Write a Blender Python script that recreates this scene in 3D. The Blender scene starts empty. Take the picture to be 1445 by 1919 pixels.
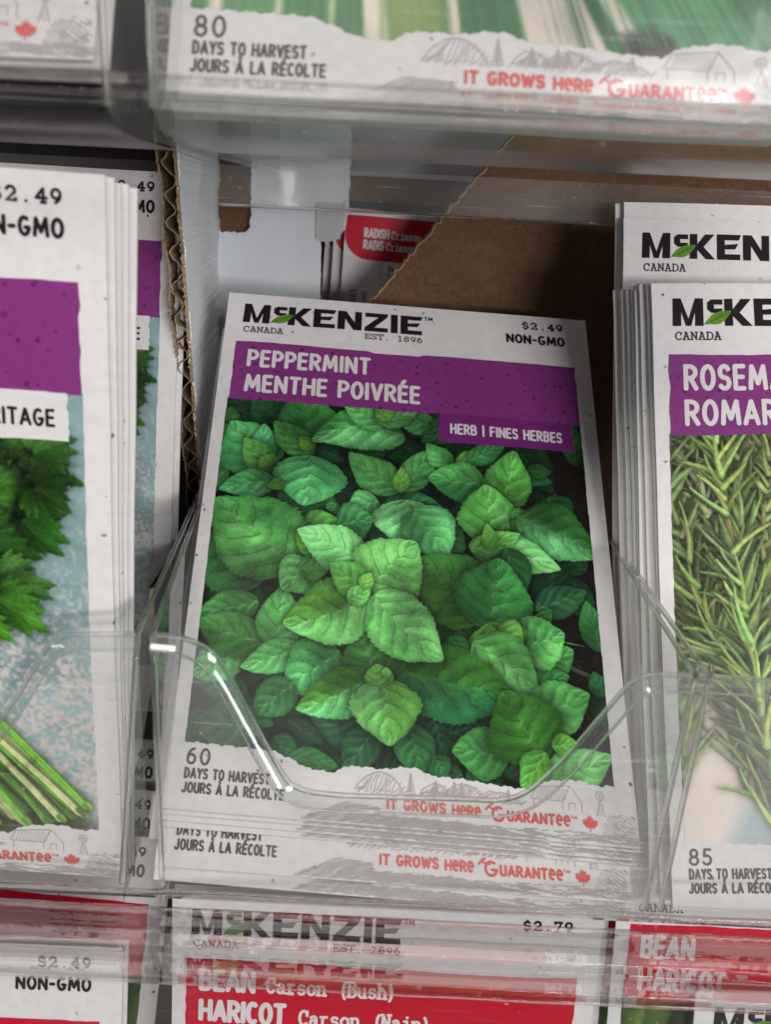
import bpy, math, random
import numpy as np
from mathutils import Vector, Matrix, Quaternion

# units: 1 Blender unit = 100 mm.  All builder numbers below are millimetres, S converts.
S = 0.01
sc = bpy.context.scene
col = sc.collection
random.seed(7)
rng = np.random.default_rng(11)

# ------------------------------------------------------------------ camera
cam_d = bpy.data.cameras.new('camera')
cam = bpy.data.objects.new('camera', cam_d)
col.objects.link(cam)
PITCH, ROLL = math.radians(20), 0.05
r1 = Vector((1, 0, 0)); fw = Vector((0, math.cos(PITCH), -math.sin(PITCH))); dn = Vector((0, -math.sin(PITCH), -math.cos(PITCH)))
rt = r1 * math.cos(ROLL) - dn * math.sin(ROLL)
dn2 = r1 * math.sin(ROLL) + dn * math.cos(ROLL)
M = Matrix((rt, -dn2, -fw)).transposed().to_4x4()
M.translation = fw * -1.70
cam.matrix_world = M
cam_d.sensor_fit = 'HORIZONTAL'
cam_d.sensor_width = 36.0
cam_d.lens = 36.0 * 1600 / 1445
cam_d.clip_start = 0.02
cam_d.clip_end = 400
cam_d.dof.use_dof = True
cam_d.dof.focus_distance = 1.72
cam_d.dof.aperture_fstop = 3.0
cam_d.dof.aperture_blades = 0
sc.camera = cam

# ------------------------------------------------------------------ light of the shop and added lamps
w = bpy.data.worlds.new('World'); sc.world = w; w.use_nodes = True
wn = w.node_tree; bg = wn.nodes['Background']
tc = wn.nodes.new('ShaderNodeTexCoord'); sep = wn.nodes.new('ShaderNodeSeparateXYZ')
mr = wn.nodes.new('ShaderNodeMapRange'); mr.inputs[1].default_value = -1; mr.inputs[2].default_value = 1
rp = wn.nodes.new('ShaderNodeValToRGB')
rp.color_ramp.elements[0].color = (0.20, 0.17, 0.15, 1)
rp.color_ramp.elements[1].color = (0.62, 0.62, 0.66, 1)
wn.links.new(tc.outputs['Generated'], sep.inputs[0]); wn.links.new(sep.outputs[2], mr.inputs[0])
wn.links.new(mr.outputs[0], rp.inputs[0]); wn.links.new(rp.outputs[0], bg.inputs[0])
bg.inputs[1].default_value = 0.17

def area(name, loc, target, sx, sy, power, color):
    d = bpy.data.lights.new(name, 'AREA'); d.shape = 'RECTANGLE'; d.size = sx; d.size_y = sy
    d.energy = power; d.color = color
    o = bpy.data.objects.new(name, d); col.objects.link(o)
    o.location = loc
    o.rotation_euler = (Vector(target) - Vector(loc)).to_track_quat('-Z', 'Y').to_euler()
    return o
area('window_light', (9, -15, 3.0), (0, 0, 0), 5, 3.6, 1000, (1.0, .985, .965))
area('interior_fill_light', (4.6, -15, 0.75), (-.3, .8, .5), 3.2, 1.3, 760, (1.0, .985, .965))  # added fill lamp, brightens the liner and radish packets deep inside
area('ceiling_light', (-3, -11, 14), (0, 0, 0), 6, 4, 1150, (1.0, 0.945, 0.885))
area('lip_glint_light', (16, -12, -1.2), (0, -.4, 0), 2.2, 4.5, 520, (0.95, 0.98, 1.0))  # added lamp, placed to strike a highlight along the tray lip
area('rim_glint_light', (-15, -9, 5), (0, 0, 0), 1.2, 7, 220, (0.88, 0.95, 1.0))  # added narrow lamp for glints on the plastic rims

sc.view_settings.view_transform = 'Standard'
sc.view_settings.look = 'None'
sc.view_settings.exposure = 0.0
sc.view_settings.gamma = 1.0
sc.view_settings.use_curve_mapping = False
sc.cycles.max_bounces = 14
sc.cycles.transparent_max_bounces = 40
sc.cycles.transmission_bounces = 12
sc.cycles.glossy_bounces = 6
sc.cycles.use_denoising = True
sc.cycles.sample_clamp_indirect = 6

# ------------------------------------------------------------------ materials
def lin(c):
    c = np.asarray(c, float) / 255.0
    return np.where(c <= 0.04045, c / 12.92, ((c + 0.055) / 1.055) ** 2.4)

def mat(name):
    m = bpy.data.materials.new(name); m.use_nodes = True
    return m, m.node_tree, m.node_tree.nodes['Principled BSDF']

def ink(name, rgb, rough=0.42, mottle=0.08, scale=25.0):
    m, t, b = mat(name)
    n = t.nodes.new('ShaderNodeTexNoise'); n.inputs['Scale'].default_value = scale; n.inputs['Detail'].default_value = 4
    tcx = t.nodes.new('ShaderNodeTexCoord'); t.links.new(tcx.outputs['Object'], n.inputs['Vector'])
    r = t.nodes.new('ShaderNodeValToRGB')
    r.color_ramp.elements[0].position = 0.3; r.color_ramp.elements[1].position = 0.7
    r.color_ramp.elements[0].color = (*[c * (1 - mottle) for c in rgb], 1)
    r.color_ramp.elements[1].color = (*[min(1, c * (1 + mottle)) for c in rgb], 1)
    t.links.new(n.outputs[0], r.inputs[0]); t.links.new(r.outputs[0], b.inputs['Base Color'])
    b.inputs['Roughness'].default_value = rough; b.inputs['Specular IOR Level'].default_value = .22
    return m

def flecked(name, rgb, fleck, density, rough=0.5, scale=0.32, size=0.20):
    """printed paper: UV holds millimetres; scattered fibres of the recycled-paper look"""
    m, t, b = mat(name)
    uv = t.nodes.new('ShaderNodeTexCoord')
    nz = t.nodes.new('ShaderNodeTexNoise'); nz.inputs['Scale'].default_value = 1.3; nz.inputs['Detail'].default_value = 3
    t.links.new(uv.outputs['UV'], nz.inputs['Vector'])
    mx = t.nodes.new('ShaderNodeVectorMath'); mx.operation = 'MULTIPLY_ADD'
    mx.inputs[1].default_value = (1.1, 0.9, 0); t.links.new(nz.outputs['Color'], mx.inputs[0])
    oi = t.nodes.new('ShaderNodeObjectInfo'); of = t.nodes.new('ShaderNodeMath'); of.operation = 'MULTIPLY'; of.inputs[1].default_value = 900.0
    t.links.new(oi.outputs['Random'], of.inputs[0])
    av = t.nodes.new('ShaderNodeVectorMath'); av.operation = 'ADD'; t.links.new(uv.outputs['UV'], av.inputs[0]); t.links.new(of.outputs[0], av.inputs[1])
    t.links.new(av.outputs[0], mx.inputs[2])
    v = t.nodes.new('ShaderNodeTexVoronoi'); v.inputs['Scale'].default_value = scale
    t.links.new(mx.outputs[0], v.inputs['Vector'])
    lt = t.nodes.new('ShaderNodeMath'); lt.operation = 'LESS_THAN'; lt.inputs[1].default_value = size * scale * 1.6
    t.links.new(v.outputs['Distance'], lt.inputs[0])
    sp = t.nodes.new('ShaderNodeSeparateColor'); t.links.new(v.outputs['Color'], sp.inputs[0])
    ra = t.nodes.new('ShaderNodeMath'); ra.operation = 'LESS_THAN'; ra.inputs[1].default_value = density
    t.links.new(sp.outputs[0], ra.inputs[0])
    st = t.nodes.new('ShaderNodeMapRange'); st.inputs[3].default_value = 0.25; st.inputs[4].default_value = 1.0
    t.links.new(sp.outputs[1], st.inputs[0])
    mu = t.nodes.new('ShaderNodeMath'); mu.operation = 'MULTIPLY'; t.links.new(lt.outputs[0], mu.inputs[0]); t.links.new(ra.outputs[0], mu.inputs[1])
    m2 = t.nodes.new('ShaderNodeMath'); m2.operation = 'MULTIPLY'; t.links.new(mu.outputs[0], m2.inputs[0]); t.links.new(st.outputs[0], m2.inputs[1])
    n2 = t.nodes.new('ShaderNodeTexNoise'); n2.inputs['Scale'].default_value = 0.5; n2.inputs['Detail'].default_value = 5
    t.links.new(uv.outputs['UV'], n2.inputs['Vector'])
    r = t.nodes.new('ShaderNodeValToRGB'); r.color_ramp.elements[0].position = .3; r.color_ramp.elements[1].position = .7
    r.color_ramp.elements[0].color = (*[c * .95 for c in rgb], 1); r.color_ramp.elements[1].color = (*[min(1, c * 1.04) for c in rgb], 1)
    t.links.new(n2.outputs[0], r.inputs[0])
    mc = t.nodes.new('ShaderNodeMix'); mc.data_type = 'RGBA'
    t.links.new(m2.outputs[0], mc.inputs[0]); t.links.new(r.outputs[0], mc.inputs[6]); mc.inputs[7].default_value = (*fleck, 1)
    t.links.new(mc.outputs[2], b.inputs['Base Color'])
    b.inputs['Roughness'].default_value = rough; b.inputs['Specular IOR Level'].default_value = .35
    n6 = t.nodes.new('ShaderNodeTexNoise'); n6.inputs['Scale'].default_value = .09; n6.inputs['Detail'].default_value = 5; n6.inputs['Roughness'].default_value = .6
    t.links.new(uv.outputs['UV'], n6.inputs['Vector'])
    bp = t.nodes.new('ShaderNodeBump'); bp.inputs['Strength'].default_value = .22; bp.inputs['Distance'].default_value = .02
    t.links.new(n6.outputs[0], bp.inputs['Height']); t.links.new(bp.outputs[0], b.inputs['Normal'])
    return m

PAPER = flecked('printed_white_paper', (.76, .735, .735), (.16, .13, .12), .45)
PURPLE = flecked('purple_ink', (.235, .034, .205), (.07, .012, .075), .75, rough=.42, scale=.5, size=.26)
PURPLE2 = flecked('deep_purple_ink', (.18, .02, .175), (.08, .010, .08), .5, rough=.42, scale=.5, size=.2)
RED = ink('red_ink', (.56, .008, .03), rough=.35, mottle=.06)
BLACK = ink('black_ink', (.016, .010, .014), rough=.45)
GREYINK = ink('grey_ink', (.055, .045, .05), rough=.5)
WHITEINK = ink('white_ink', (.74, .70, .71), rough=.5, mottle=.03)
SKETCH = ink('pale_mauve_ink', (.46, .41, .415), rough=.55)
CORAL = ink('coral_ink', (.72, .07, .06), rough=.5)
LEAFGREEN = ink('leaf_green_ink', (.12, .27, .02), rough=.5, mottle=.2)
LEAFDARK = ink('leaf_vein_ink', (.04, .13, .01), rough=.5)

def picture_mat():
    m, t, b = mat('printed_picture')
    a = t.nodes.new('ShaderNodeVertexColor'); a.layer_name = 'Col'
    t.links.new(a.outputs[0], b.inputs['Base Color'])
    b.inputs['Roughness'].default_value = .38; b.inputs['Specular IOR Level'].default_value = .3
    return m
PICT = picture_mat()

def board(name, rgb, fibre=.18, rough=.9, stretch=(60, 60, 8), bump=.25, flutes=False):
    m, t, b = mat(name)
    tcx = t.nodes.new('ShaderNodeTexCoord'); mp = t.nodes.new('ShaderNodeMapping'); mp.inputs['Scale'].default_value = stretch
    t.links.new(tcx.outputs['Object'], mp.inputs[0])
    n = t.nodes.new('ShaderNodeTexNoise'); n.inputs['Scale'].default_value = 1; n.inputs['Detail'].default_value = 6; n.inputs['Roughness'].default_value = .7
    t.links.new(mp.outputs[0], n.inputs['Vector'])
    n3 = t.nodes.new('ShaderNodeTexNoise'); n3.inputs['Scale'].default_value = 5; n3.inputs['Detail'].default_value = 3
    t.links.new(tcx.outputs['Object'], n3.inputs['Vector'])
    ad = t.nodes.new('ShaderNodeMath'); ad.operation = 'ADD'; t.links.new(n.outputs[0], ad.inputs[0]); t.links.new(n3.outputs[0], ad.inputs[1])
    hf = t.nodes.new('ShaderNodeMath'); hf.operation = 'MULTIPLY'; hf.inputs[1].default_value = .5; t.links.new(ad.outputs[0], hf.inputs[0])
    r = t.nodes.new('ShaderNodeValToRGB'); r.color_ramp.elements[0].position = .32; r.color_ramp.elements[1].position = .68
    r.color_ramp.elements[0].color = (*[c * (1 - fibre) for c in rgb], 1); r.color_ramp.elements[1].color = (*[min(1, c * (1 + fibre)) for c in rgb], 1)
    t.links.new(hf.outputs[0], r.inputs[0]); t.links.new(r.outputs[0], b.inputs['Base Color'])
    bp = t.nodes.new('ShaderNodeBump'); bp.inputs['Strength'].default_value = bump; bp.inputs['Distance'].default_value = .004
    hs = n.outputs[0]
    if flutes:
        wv = t.nodes.new('ShaderNodeTexWave'); wv.bands_direction = 'X'; wv.inputs['Scale'].default_value = 2.4; wv.inputs['Distortion'].default_value = .8
        t.links.new(tcx.outputs['Object'], wv.inputs['Vector'])
        nf = t.nodes.new('ShaderNodeTexNoise'); nf.inputs['Scale'].default_value = 130; nf.inputs['Detail'].default_value = 4
        t.links.new(tcx.outputs['Object'], nf.inputs['Vector'])
        a2 = t.nodes.new('ShaderNodeMath'); a2.operation = 'MULTIPLY_ADD'; a2.inputs[1].default_value = .5
        t.links.new(wv.outputs[0], a2.inputs[0]); t.links.new(n.outputs[0], a2.inputs[2]); hs = a2.outputs[0]
        mxx = t.nodes.new('ShaderNodeMix'); mxx.data_type = 'RGBA'; mxx.blend_type = 'MULTIPLY'; mxx.inputs[0].default_value = .55
        r2_ = t.nodes.new('ShaderNodeValToRGB'); r2_.color_ramp.elements[0].position = .3; r2_.color_ramp.elements[1].position = .7
        r2_.color_ramp.elements[0].color = (.55, .52, .5, 1); r2_.color_ramp.elements[1].color = (1.25, 1.22, 1.2, 1)
        t.links.new(nf.outputs[0], r2_.inputs[0]); t.links.new(r.outputs[0], mxx.inputs[6]); t.links.new(r2_.outputs[0], mxx.inputs[7])
        t.links.new(mxx.outputs[2], b.inputs['Base Color'])
    t.links.new(hs, bp.inputs['Height']); t.links.new(bp.outputs[0], b.inputs['Normal'])
    b.inputs['Roughness'].default_value = rough
    return m
LINER = board('white_board_liner', (.62, .645, .68), fibre=.05, bump=.15)
LINERLIT = board('brightened_white_liner', (.84, .85, .87), fibre=.04, bump=.12)  # brighter copy of the white liner, paints light onto the divider's right face
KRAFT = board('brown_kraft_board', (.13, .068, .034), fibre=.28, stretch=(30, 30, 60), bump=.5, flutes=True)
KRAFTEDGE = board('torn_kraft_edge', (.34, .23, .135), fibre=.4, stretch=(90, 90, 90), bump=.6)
DARKBOARD = board('dark_board', (.012, .008, .007), fibre=.3)  # near-black colour stands in for shade inside the display
GREYBOARD = board('grey_board', (.30, .30, .33), fibre=.08)
TORNGREY = board('torn_pale_card', (.44, .45, .45), fibre=.12, stretch=(40, 40, 20))

def thin_plastic(name, veil=.05, rough=.06, tint=(.97, .975, .97), wobble=.03):
    """a thin clear sheet: passes light straight through, mirrors by Fresnel, a trace of dust plus a painted-in veil of glare"""
    m = bpy.data.materials.new(name); m.use_nodes = True; t = m.node_tree
    t.nodes.remove(t.nodes['Principled BSDF']); out = t.nodes['Material Output']
    tr = t.nodes.new('ShaderNodeBsdfTransparent'); tr.inputs[0].default_value = (*tint, 1)
    gl = t.nodes.new('ShaderNodeBsdfGlossy'); gl.inputs['Roughness'].default_value = rough
    df = t.nodes.new('ShaderNodeBsdfDiffuse'); df.inputs[0].default_value = (.8, .79, .78, 1)  # pale diffuse veil: dust together with imitated milky glare
    ge = t.nodes.new('ShaderNodeNewGeometry'); dt = t.nodes.new('ShaderNodeVectorMath'); dt.operation = 'DOT_PRODUCT'
    t.links.new(ge.outputs['Incoming'], dt.inputs[0]); t.links.new(ge.outputs['Normal'], dt.inputs[1])
    prev = dt.outputs['Value']
    fr = None
    for op, a1 in (('ABSOLUTE', None), ('SUBTRACT', 1.0), ('POWER', 5.0), ('MULTIPLY_ADD', .90)):
        fr = t.nodes.new('ShaderNodeMath'); fr.operation = op
        if op == 'SUBTRACT': fr.inputs[0].default_value = 1.0; t.links.new(prev, fr.inputs[1])
        else:
            t.links.new(prev, fr.inputs[0])
            if a1 is not None: fr.inputs[1].default_value = a1
            if op == 'MULTIPLY_ADD': fr.inputs[2].default_value = .075
        prev = fr.outputs[0]
    tcx = t.nodes.new('ShaderNodeTexCoord')
    n = t.nodes.new('ShaderNodeTexNoise'); n.inputs['Scale'].default_value = 6; n.inputs['Detail'].default_value = 3
    t.links.new(tcx.outputs['Object'], n.inputs['Vector'])
    bp = t.nodes.new('ShaderNodeBump'); bp.inputs['Strength'].default_value = wobble; bp.inputs['Distance'].default_value = .1
    t.links.new(n.outputs[0], bp.inputs['Height']); t.links.new(bp.outputs[0], gl.inputs['Normal'])
    n2 = t.nodes.new('ShaderNodeTexNoise'); n2.inputs['Scale'].default_value = 3; n2.inputs['Detail'].default_value = 6
    t.links.new(tcx.outputs['Object'], n2.inputs['Vector'])
    mrr = t.nodes.new('ShaderNodeMapRange'); mrr.inputs[1].default_value = .3; mrr.inputs[2].default_value = .75
    mrr.inputs[3].default_value = veil * .35; mrr.inputs[4].default_value = veil * 1.75
    t.links.new(n2.outputs[0], mrr.inputs[0])
    mp = t.nodes.new('ShaderNodeMapping'); mp.inputs['Rotation'].default_value = (.3, .55, .2); mp.inputs['Scale'].default_value = (5, 5, 170)
    n4 = t.nodes.new('ShaderNodeTexNoise'); n4.inputs['Scale'].default_value = 1; n4.inputs['Detail'].default_value = 2
    t.links.new(tcx.outputs['Object'], mp.inputs[0]); t.links.new(mp.outputs[0], n4.inputs['Vector'])
    sc4 = t.nodes.new('ShaderNodeMapRange'); sc4.inputs[1].default_value = .66; sc4.inputs[2].default_value = .72; sc4.inputs[3].default_value = 0; sc4.inputs[4].default_value = veil * 1.6
    t.links.new(n4.outputs[0], sc4.inputs[0])
    n5 = t.nodes.new('ShaderNodeTexNoise'); n5.inputs['Scale'].default_value = 70; n5.inputs['Detail'].default_value = 1
    t.links.new(tcx.outputs['Object'], n5.inputs['Vector'])
    sc5 = t.nodes.new('ShaderNodeMapRange'); sc5.inputs[1].default_value = .74; sc5.inputs[2].default_value = .78; sc5.inputs[3].default_value = 0; sc5.inputs[4].default_value = .25
    t.links.new(n5.outputs[0], sc5.inputs[0])
    s1 = t.nodes.new('ShaderNodeMath'); s1.operation = 'ADD'; s2 = t.nodes.new('ShaderNodeMath'); s2.operation = 'ADD'
    t.links.new(mrr.outputs[0], s1.inputs[0]); t.links.new(sc4.outputs[0], s1.inputs[1]); t.links.new(s1.outputs[0], s2.inputs[0]); t.links.new(sc5.outputs[0], s2.inputs[1])
    mrr = s2
    m1 = t.nodes.new('ShaderNodeMixShader'); m2 = t.nodes.new('ShaderNodeMixShader')
    t.links.new(mrr.outputs[0], m1.inputs[0]); t.links.new(tr.outputs[0], m1.inputs[1]); t.links.new(df.outputs[0], m1.inputs[2])
    t.links.new(fr.outputs[0], m2.inputs[0]); t.links.new(m1.outputs[0], m2.inputs[1]); t.links.new(gl.outputs[0], m2.inputs[2])
    t.links.new(m2.outputs[0], out.inputs[0])
    return m
CLEAR = thin_plastic('clear_thin_plastic', veil=.12)
CLEAN = thin_plastic('clear_clean_plastic', veil=.02)
FLOORP = thin_plastic('clear_matt_plastic', veil=.02, rough=.35)
LIPP = thin_plastic('clear_lip_plastic', veil=.06, rough=.05, tint=(.93, .95, .935), wobble=.01)
CLEAR2 = thin_plastic('clear_scuffed_plastic', veil=.10, rough=.12)

def solid_plastic(name, bump=.0, rough=.03, scale=30):
    m, t, b = mat(name)
    b.inputs['Base Color'].default_value = (.97, .98, .97, 1)
    b.inputs['Transmission Weight'].default_value = 1.0
    b.inputs['IOR'].default_value = 1.46; b.inputs['Roughness'].default_value = rough
    if bump:
        tcx = t.nodes.new('ShaderNodeTexCoord'); mp = t.nodes.new('ShaderNodeMapping'); mp.inputs['Scale'].default_value = (scale, scale * .4, scale * .4)
        n = t.nodes.new('ShaderNodeTexNoise'); n.inputs['Scale'].default_value = 1; n.inputs['Detail'].default_value = 2
        t.links.new(tcx.outputs['Object'], mp.inputs[0]); t.links.new(mp.outputs[0], n.inputs['Vector'])
        bp = t.nodes.new('ShaderNodeBump'); bp.inputs['Strength'].default_value = bump; bp.inputs['Distance'].default_value = .03
        t.links.new(n.outputs[0], bp.inputs['Height']); t.links.new(bp.outputs[0], b.inputs['Normal'])
    return m
def ribbed_plastic(name, solid):
    """formed strip: part of the light bends through its ribs, part passes where the two walls run parallel"""
    m = solid_plastic(name, bump=.12, rough=.04); t = m.node_tree; b = t.nodes['Principled BSDF']; out = t.nodes['Material Output']
    tr = t.nodes.new('ShaderNodeBsdfTransparent'); tr.inputs[0].default_value = (.985, .985, .98, 1)
    mx = t.nodes.new('ShaderNodeMixShader'); mx.inputs[0].default_value = solid
    t.links.new(tr.outputs[0], mx.inputs[1]); t.links.new(b.outputs[0], mx.inputs[2]); t.links.new(mx.outputs[0], out.inputs[0])
    return m
RIB = ribbed_plastic('clear_ribbed_plastic', .38)
BEAD = ribbed_plastic('clear_plastic_bead', .62)

# ------------------------------------------------------------------ object helpers
def mesh_obj(name, verts, faces, m, parent=None, smooth=False):
    me = bpy.data.meshes.new(name)
    me.from_pydata([tuple(v) for v in verts], [], faces); me.update()
    if m: me.materials.append(m)
    if smooth: me.polygons.foreach_set('use_smooth', [True] * len(me.polygons))
    o = bpy.data.objects.new(name, me); col.objects.link(o)
    if parent: o.parent = parent
    return o

def empty(name, label, cat, group=None):
    o = bpy.data.objects.new(name, None); col.objects.link(o)
    o.empty_display_size = .1
    o['label'] = label; o['category'] = cat
    if group: o['group'] = group
    return o

def tag(o, label, cat, group=None):
    o['label'] = label; o['category'] = cat
    if group: o['group'] = group

def fix_normals(o):
    import bmesh
    bm = bmesh.new(); bm.from_mesh(o.data); bmesh.ops.recalc_face_normals(bm, faces=bm.faces); bm.to_mesh(o.data); bm.free()

# ------------------------------------------------------------------ stroke lettering
SANS = {
 'A': (.5, "0,0 .25,1;.25,1 .5,0;.1,.3 .4,.3"), 'B': (.42, "0,0 0,1 .18,1 @.18,.77,.2,.23,90,-90 0,.54;.18,.54 @.18,.27,.24,.27,90,-90 0,0"),
 'C': (.4, "@.22,.5,.22,.5,55,305"), 'D': (.43, "0,0 0,1 .13,1 @.13,.5,.3,.5,90,-90 0,0"), 'E': (.36, "0,0 0,1;0,1 .36,1;0,.52 .32,.52;0,0 .36,0"),
 'É': (.36, "0,0 0,1;0,1 .36,1;0,.52 .32,.52;0,0 .36,0;.13,1.2 .25,1.38"), 'F': (.35, "0,0 0,1;0,1 .35,1;0,.52 .3,.52"),
 'G': (.46, "@.23,.5,.23,.5,55,350;.46,.42 .26,.42"), 'H': (.45, "0,0 0,1;.45,0 .45,1;0,.5 .45,.5"), 'I': (.03, ".015,0 .015,1"),
 'J': (.32, ".3,1 .3,.24 @.13,.24,.17,.24,0,-160"), 'K': (.44, "0,0 0,1;.42,1 0,.42;.12,.55 .44,0"), 'L': (.34, "0,1 0,0;0,0 .34,0"),
 'M': (.62, "0,0 .07,1;.07,1 .31,.22;.31,.22 .55,1;.55,1 .62,0"), 'N': (.46, "0,0 0,1;0,1 .46,0;.46,0 .46,1"), 'O': (.46, "@.23,.5,.23,.5,0,360"),
 'P': (.4, "0,0 0,1 .16,1 @.16,.73,.24,.27,90,-90 0,.46"), 'R': (.42, "0,0 0,1 .16,1 @.16,.74,.24,.26,90,-90 0,.48;.18,.48 .42,0"),
 'S': (.38, "@.19,.745,.18,.255,25,270 @.19,.245,.19,.245,90,-150"), 'T': (.44, "0,1 .44,1;.22,1 .22,0"), 'U': (.42, "0,1 0,.25 @.21,.25,.21,.25,180,360 .42,1"),
 'V': (.46, "0,1 .23,0;.23,0 .46,1"), 'W': (.66, "0,1 .16,0;.16,0 .33,.85;.33,.85 .5,0;.5,0 .66,1"), 'Y': (.44, "0,1 .22,.46;.44,1 .22,.46;.22,.46 .22,0"),
 'À': (.5, "0,0 .25,1;.25,1 .5,0;.1,.3 .4,.3;.32,1.2 .18,1.36"), 'ə': (.42, ".02,.52 .4,.52 @.21,.5,.2,.5,5,300"),
 '0': (.44, "@.22,.5,.22,.5,0,360"), '5': (.38, ".36,1 .06,1;.06,1 .03,.56;.03,.56 @.17,.3,.21,.3,115,-150"), '6': (.42, "@.36,.36,.35,.64,95,180;@.21,.3,.2,.3,0,360"),
 '7': (.38, "0,1 .38,1;.38,1 .12,0"), '4': (.42, ".3,0 .3,1;.3,1 0,.3;0,.3 .42,.3"), '2': (.38, ".02,.75 @.18,.76,.18,.24,170,-30 0,0 .38,0"),
 '8': (.42, "@.21,.75,.17,.25,0,360;@.21,.26,.21,.26,0,360"), '3': (.38, "@.18,.75,.18,.25,150,-90 @.18,.25,.2,.25,90,-150"), '1': (.2, "0,.85 .15,1;.15,1 .15,0"),
 '-': (.24, "0,.45 .24,.45"), '|': (.03, ".015,-.08 .015,1.08"), '.': (.03, ".015,0 .015,.06"), ' ': (.2, ""),
 'r': (.3, "0,0 0,.65;0,.42 @.17,.42,.17,.23,180,50"), 'y': (.34, "0,.65 .17,.05;.34,.65 .08,-.27"), 'd': (.36, "@.18,.32,.18,.32,0,360;.36,0 .36,1"),
 's': (.3, "@.15,.48,.14,.16,25,270 @.15,.16,.15,.16,90,-150"), 'c': (.32, "@.18,.32,.18,.32,50,310"), 'o': (.36, "@.18,.32,.18,.32,0,360"),
 'm': (.6, "0,0 0,.65;0,.4 @.15,.42,.15,.22,180,0 .3,0;.3,.42 @.45,.42,.15,.22,180,0 .6,0"), 'e': (.36, ".02,.34 .35,.34 @.18,.32,.18,.32,5,300"),
}
SLAB = {
 'A': (.8, "0,0 .28,0;.52,0 .8,0;.12,0 .38,1;.22,1 .44,1;.42,1 .68,0;.22,.36 .58,.36"), 'B': (.74, "0,0 .4,0 @.4,.27,.3,.27,-90,90 .14,.54;.14,.54 .38,.54 @.38,.77,.26,.23,-90,90 0,1;.14,0 .14,1"),
 'C': (.74, "@.38,.5,.34,.5,45,315;.66,.66 .66,.98"), 'D': (.76, "0,0 .36,0 @.36,.5,.38,.5,-90,90 0,1;.14,0 .14,1"), 'E': (.72, "0,0 .7,0;0,1 .7,1;.14,0 .14,1;.14,.52 .48,.52;.7,0 .7,.25;.7,1 .7,.76;.48,.4 .48,.64"),
 'N': (.8, "0,0 .28,0;.14,0 .14,1;0,1 .16,1;.14,1 .66,0;.66,0 .66,1;.52,1 .8,1"), 'S': (.72, "@.36,.745,.28,.255,30,270 @.36,.245,.3,.245,90,-150;.64,.78 .64,1;.06,0 .06,.22"),
 'T': (.76, "0,.75 0,1 .76,1 .76,.75;.38,1 .38,0;.18,0 .58,0"), '.': (.7, ".35,0 .35,.07"), ' ': (.6, ""), '1': (.6, ".06,0 .6,0;.33,0 .33,1;.33,1 .08,.86"),
 '8': (.64, "@.32,.76,.24,.24,0,360;@.32,.26,.29,.26,0,360"), '9': (.62, "@.31,.67,.27,.33,0,360;@.08,.6,.5,.6,-70,0"), '6': (.62, "@.31,.33,.27,.33,0,360;@.56,.4,.5,.6,110,180"),
 '2': (.66, ".06,.7 @.33,.7,.27,.3,180,-25 .06,.02 .64,.02;.64,0 .64,.16"), '4': (.72, ".5,0 .5,1;.5,1 .04,.32;.04,.32 .72,.32;.34,0 .66,0"), '7': (.66, ".04,.8 .04,1 .62,1 .26,0"),
 '$': (.66, "@.33,.72,.26,.22,25,270 @.33,.27,.28,.23,90,-155;.33,1.12 .33,.9;.33,.08 .33,-.14"),
 'a': (.72, ".1,.56 @.34,.42,.22,.22,120,0 .56,.06 .72,0;@.3,.19,.22,.19,0,360"), 'r': (.66, "0,0 .5,0;.2,0 .2,.62;.2,.62 .02,.62;.2,.42 @.44,.4,.24,.24,170,60"),
 's': (.62, "@.32,.48,.22,.16,20,270 @.32,.16,.25,.16,90,-155"), 'o': (.66, "@.33,.32,.3,.32,0,360"), 'n': (.78, "0,0 .28,0;.14,0 .14,.62;.14,.62 0,.62;.14,.42 @.38,.4,.25,.24,170,0 .63,0;.5,0 .78,0"),
 'i': (.6, ".06,0 .6,0;.34,0 .34,.62;.34,.62 .1,.62;.34,.86 .34,.92"), 'm': (.82, "0,0 .2,0;.1,0 .1,.62;.1,.45 @.26,.45,.15,.18,170,0 .41,0;.41,.45 @.57,.45,.15,.18,170,0 .72,0;.72,0 .84,0"),
 'u': (.78, "0,.62 .14,.62;.14,.62 .14,.22 @.38,.22,.24,.22,180,350 .62,.3;.48,.62 .62,.62;.62,.62 .62,0;.62,0 .78,0"), 'h': (.78, "0,0 .28,0;.14,0 .14,1;.14,1 0,1;.14,.42 @.38,.4,.25,.24,170,0 .63,0;.5,0 .78,0"),
 '(': (.5, "@.75,.4,.4,.7,125,235"), ')': (.5, "@-.2,.4,.4,.7,55,-55"),
}
_cache = {}
def glyph(font, ch):
    k = (id(font), ch)
    if k not in _cache:
        wd, src = font[ch]; paths = []
        for ps in src.split(';'):
            pts = []
            for tk in ps.split():
                if tk[0] == '@':
                    cx, cy, rx, ry, a0, a1 = map(float, tk[1:].split(','))
                    n = max(4, int(abs(a1 - a0) / 20))
                    for i in range(n + 1):
                        a = math.radians(a0 + (a1 - a0) * i / n); pts.append((cx + rx * math.cos(a), cy + ry * math.sin(a)))
                else: pts.append(tuple(map(float, tk.split(','))))
            if pts: paths.append(pts)
        _cache[k] = (wd, paths)
    return _cache[k]

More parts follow.
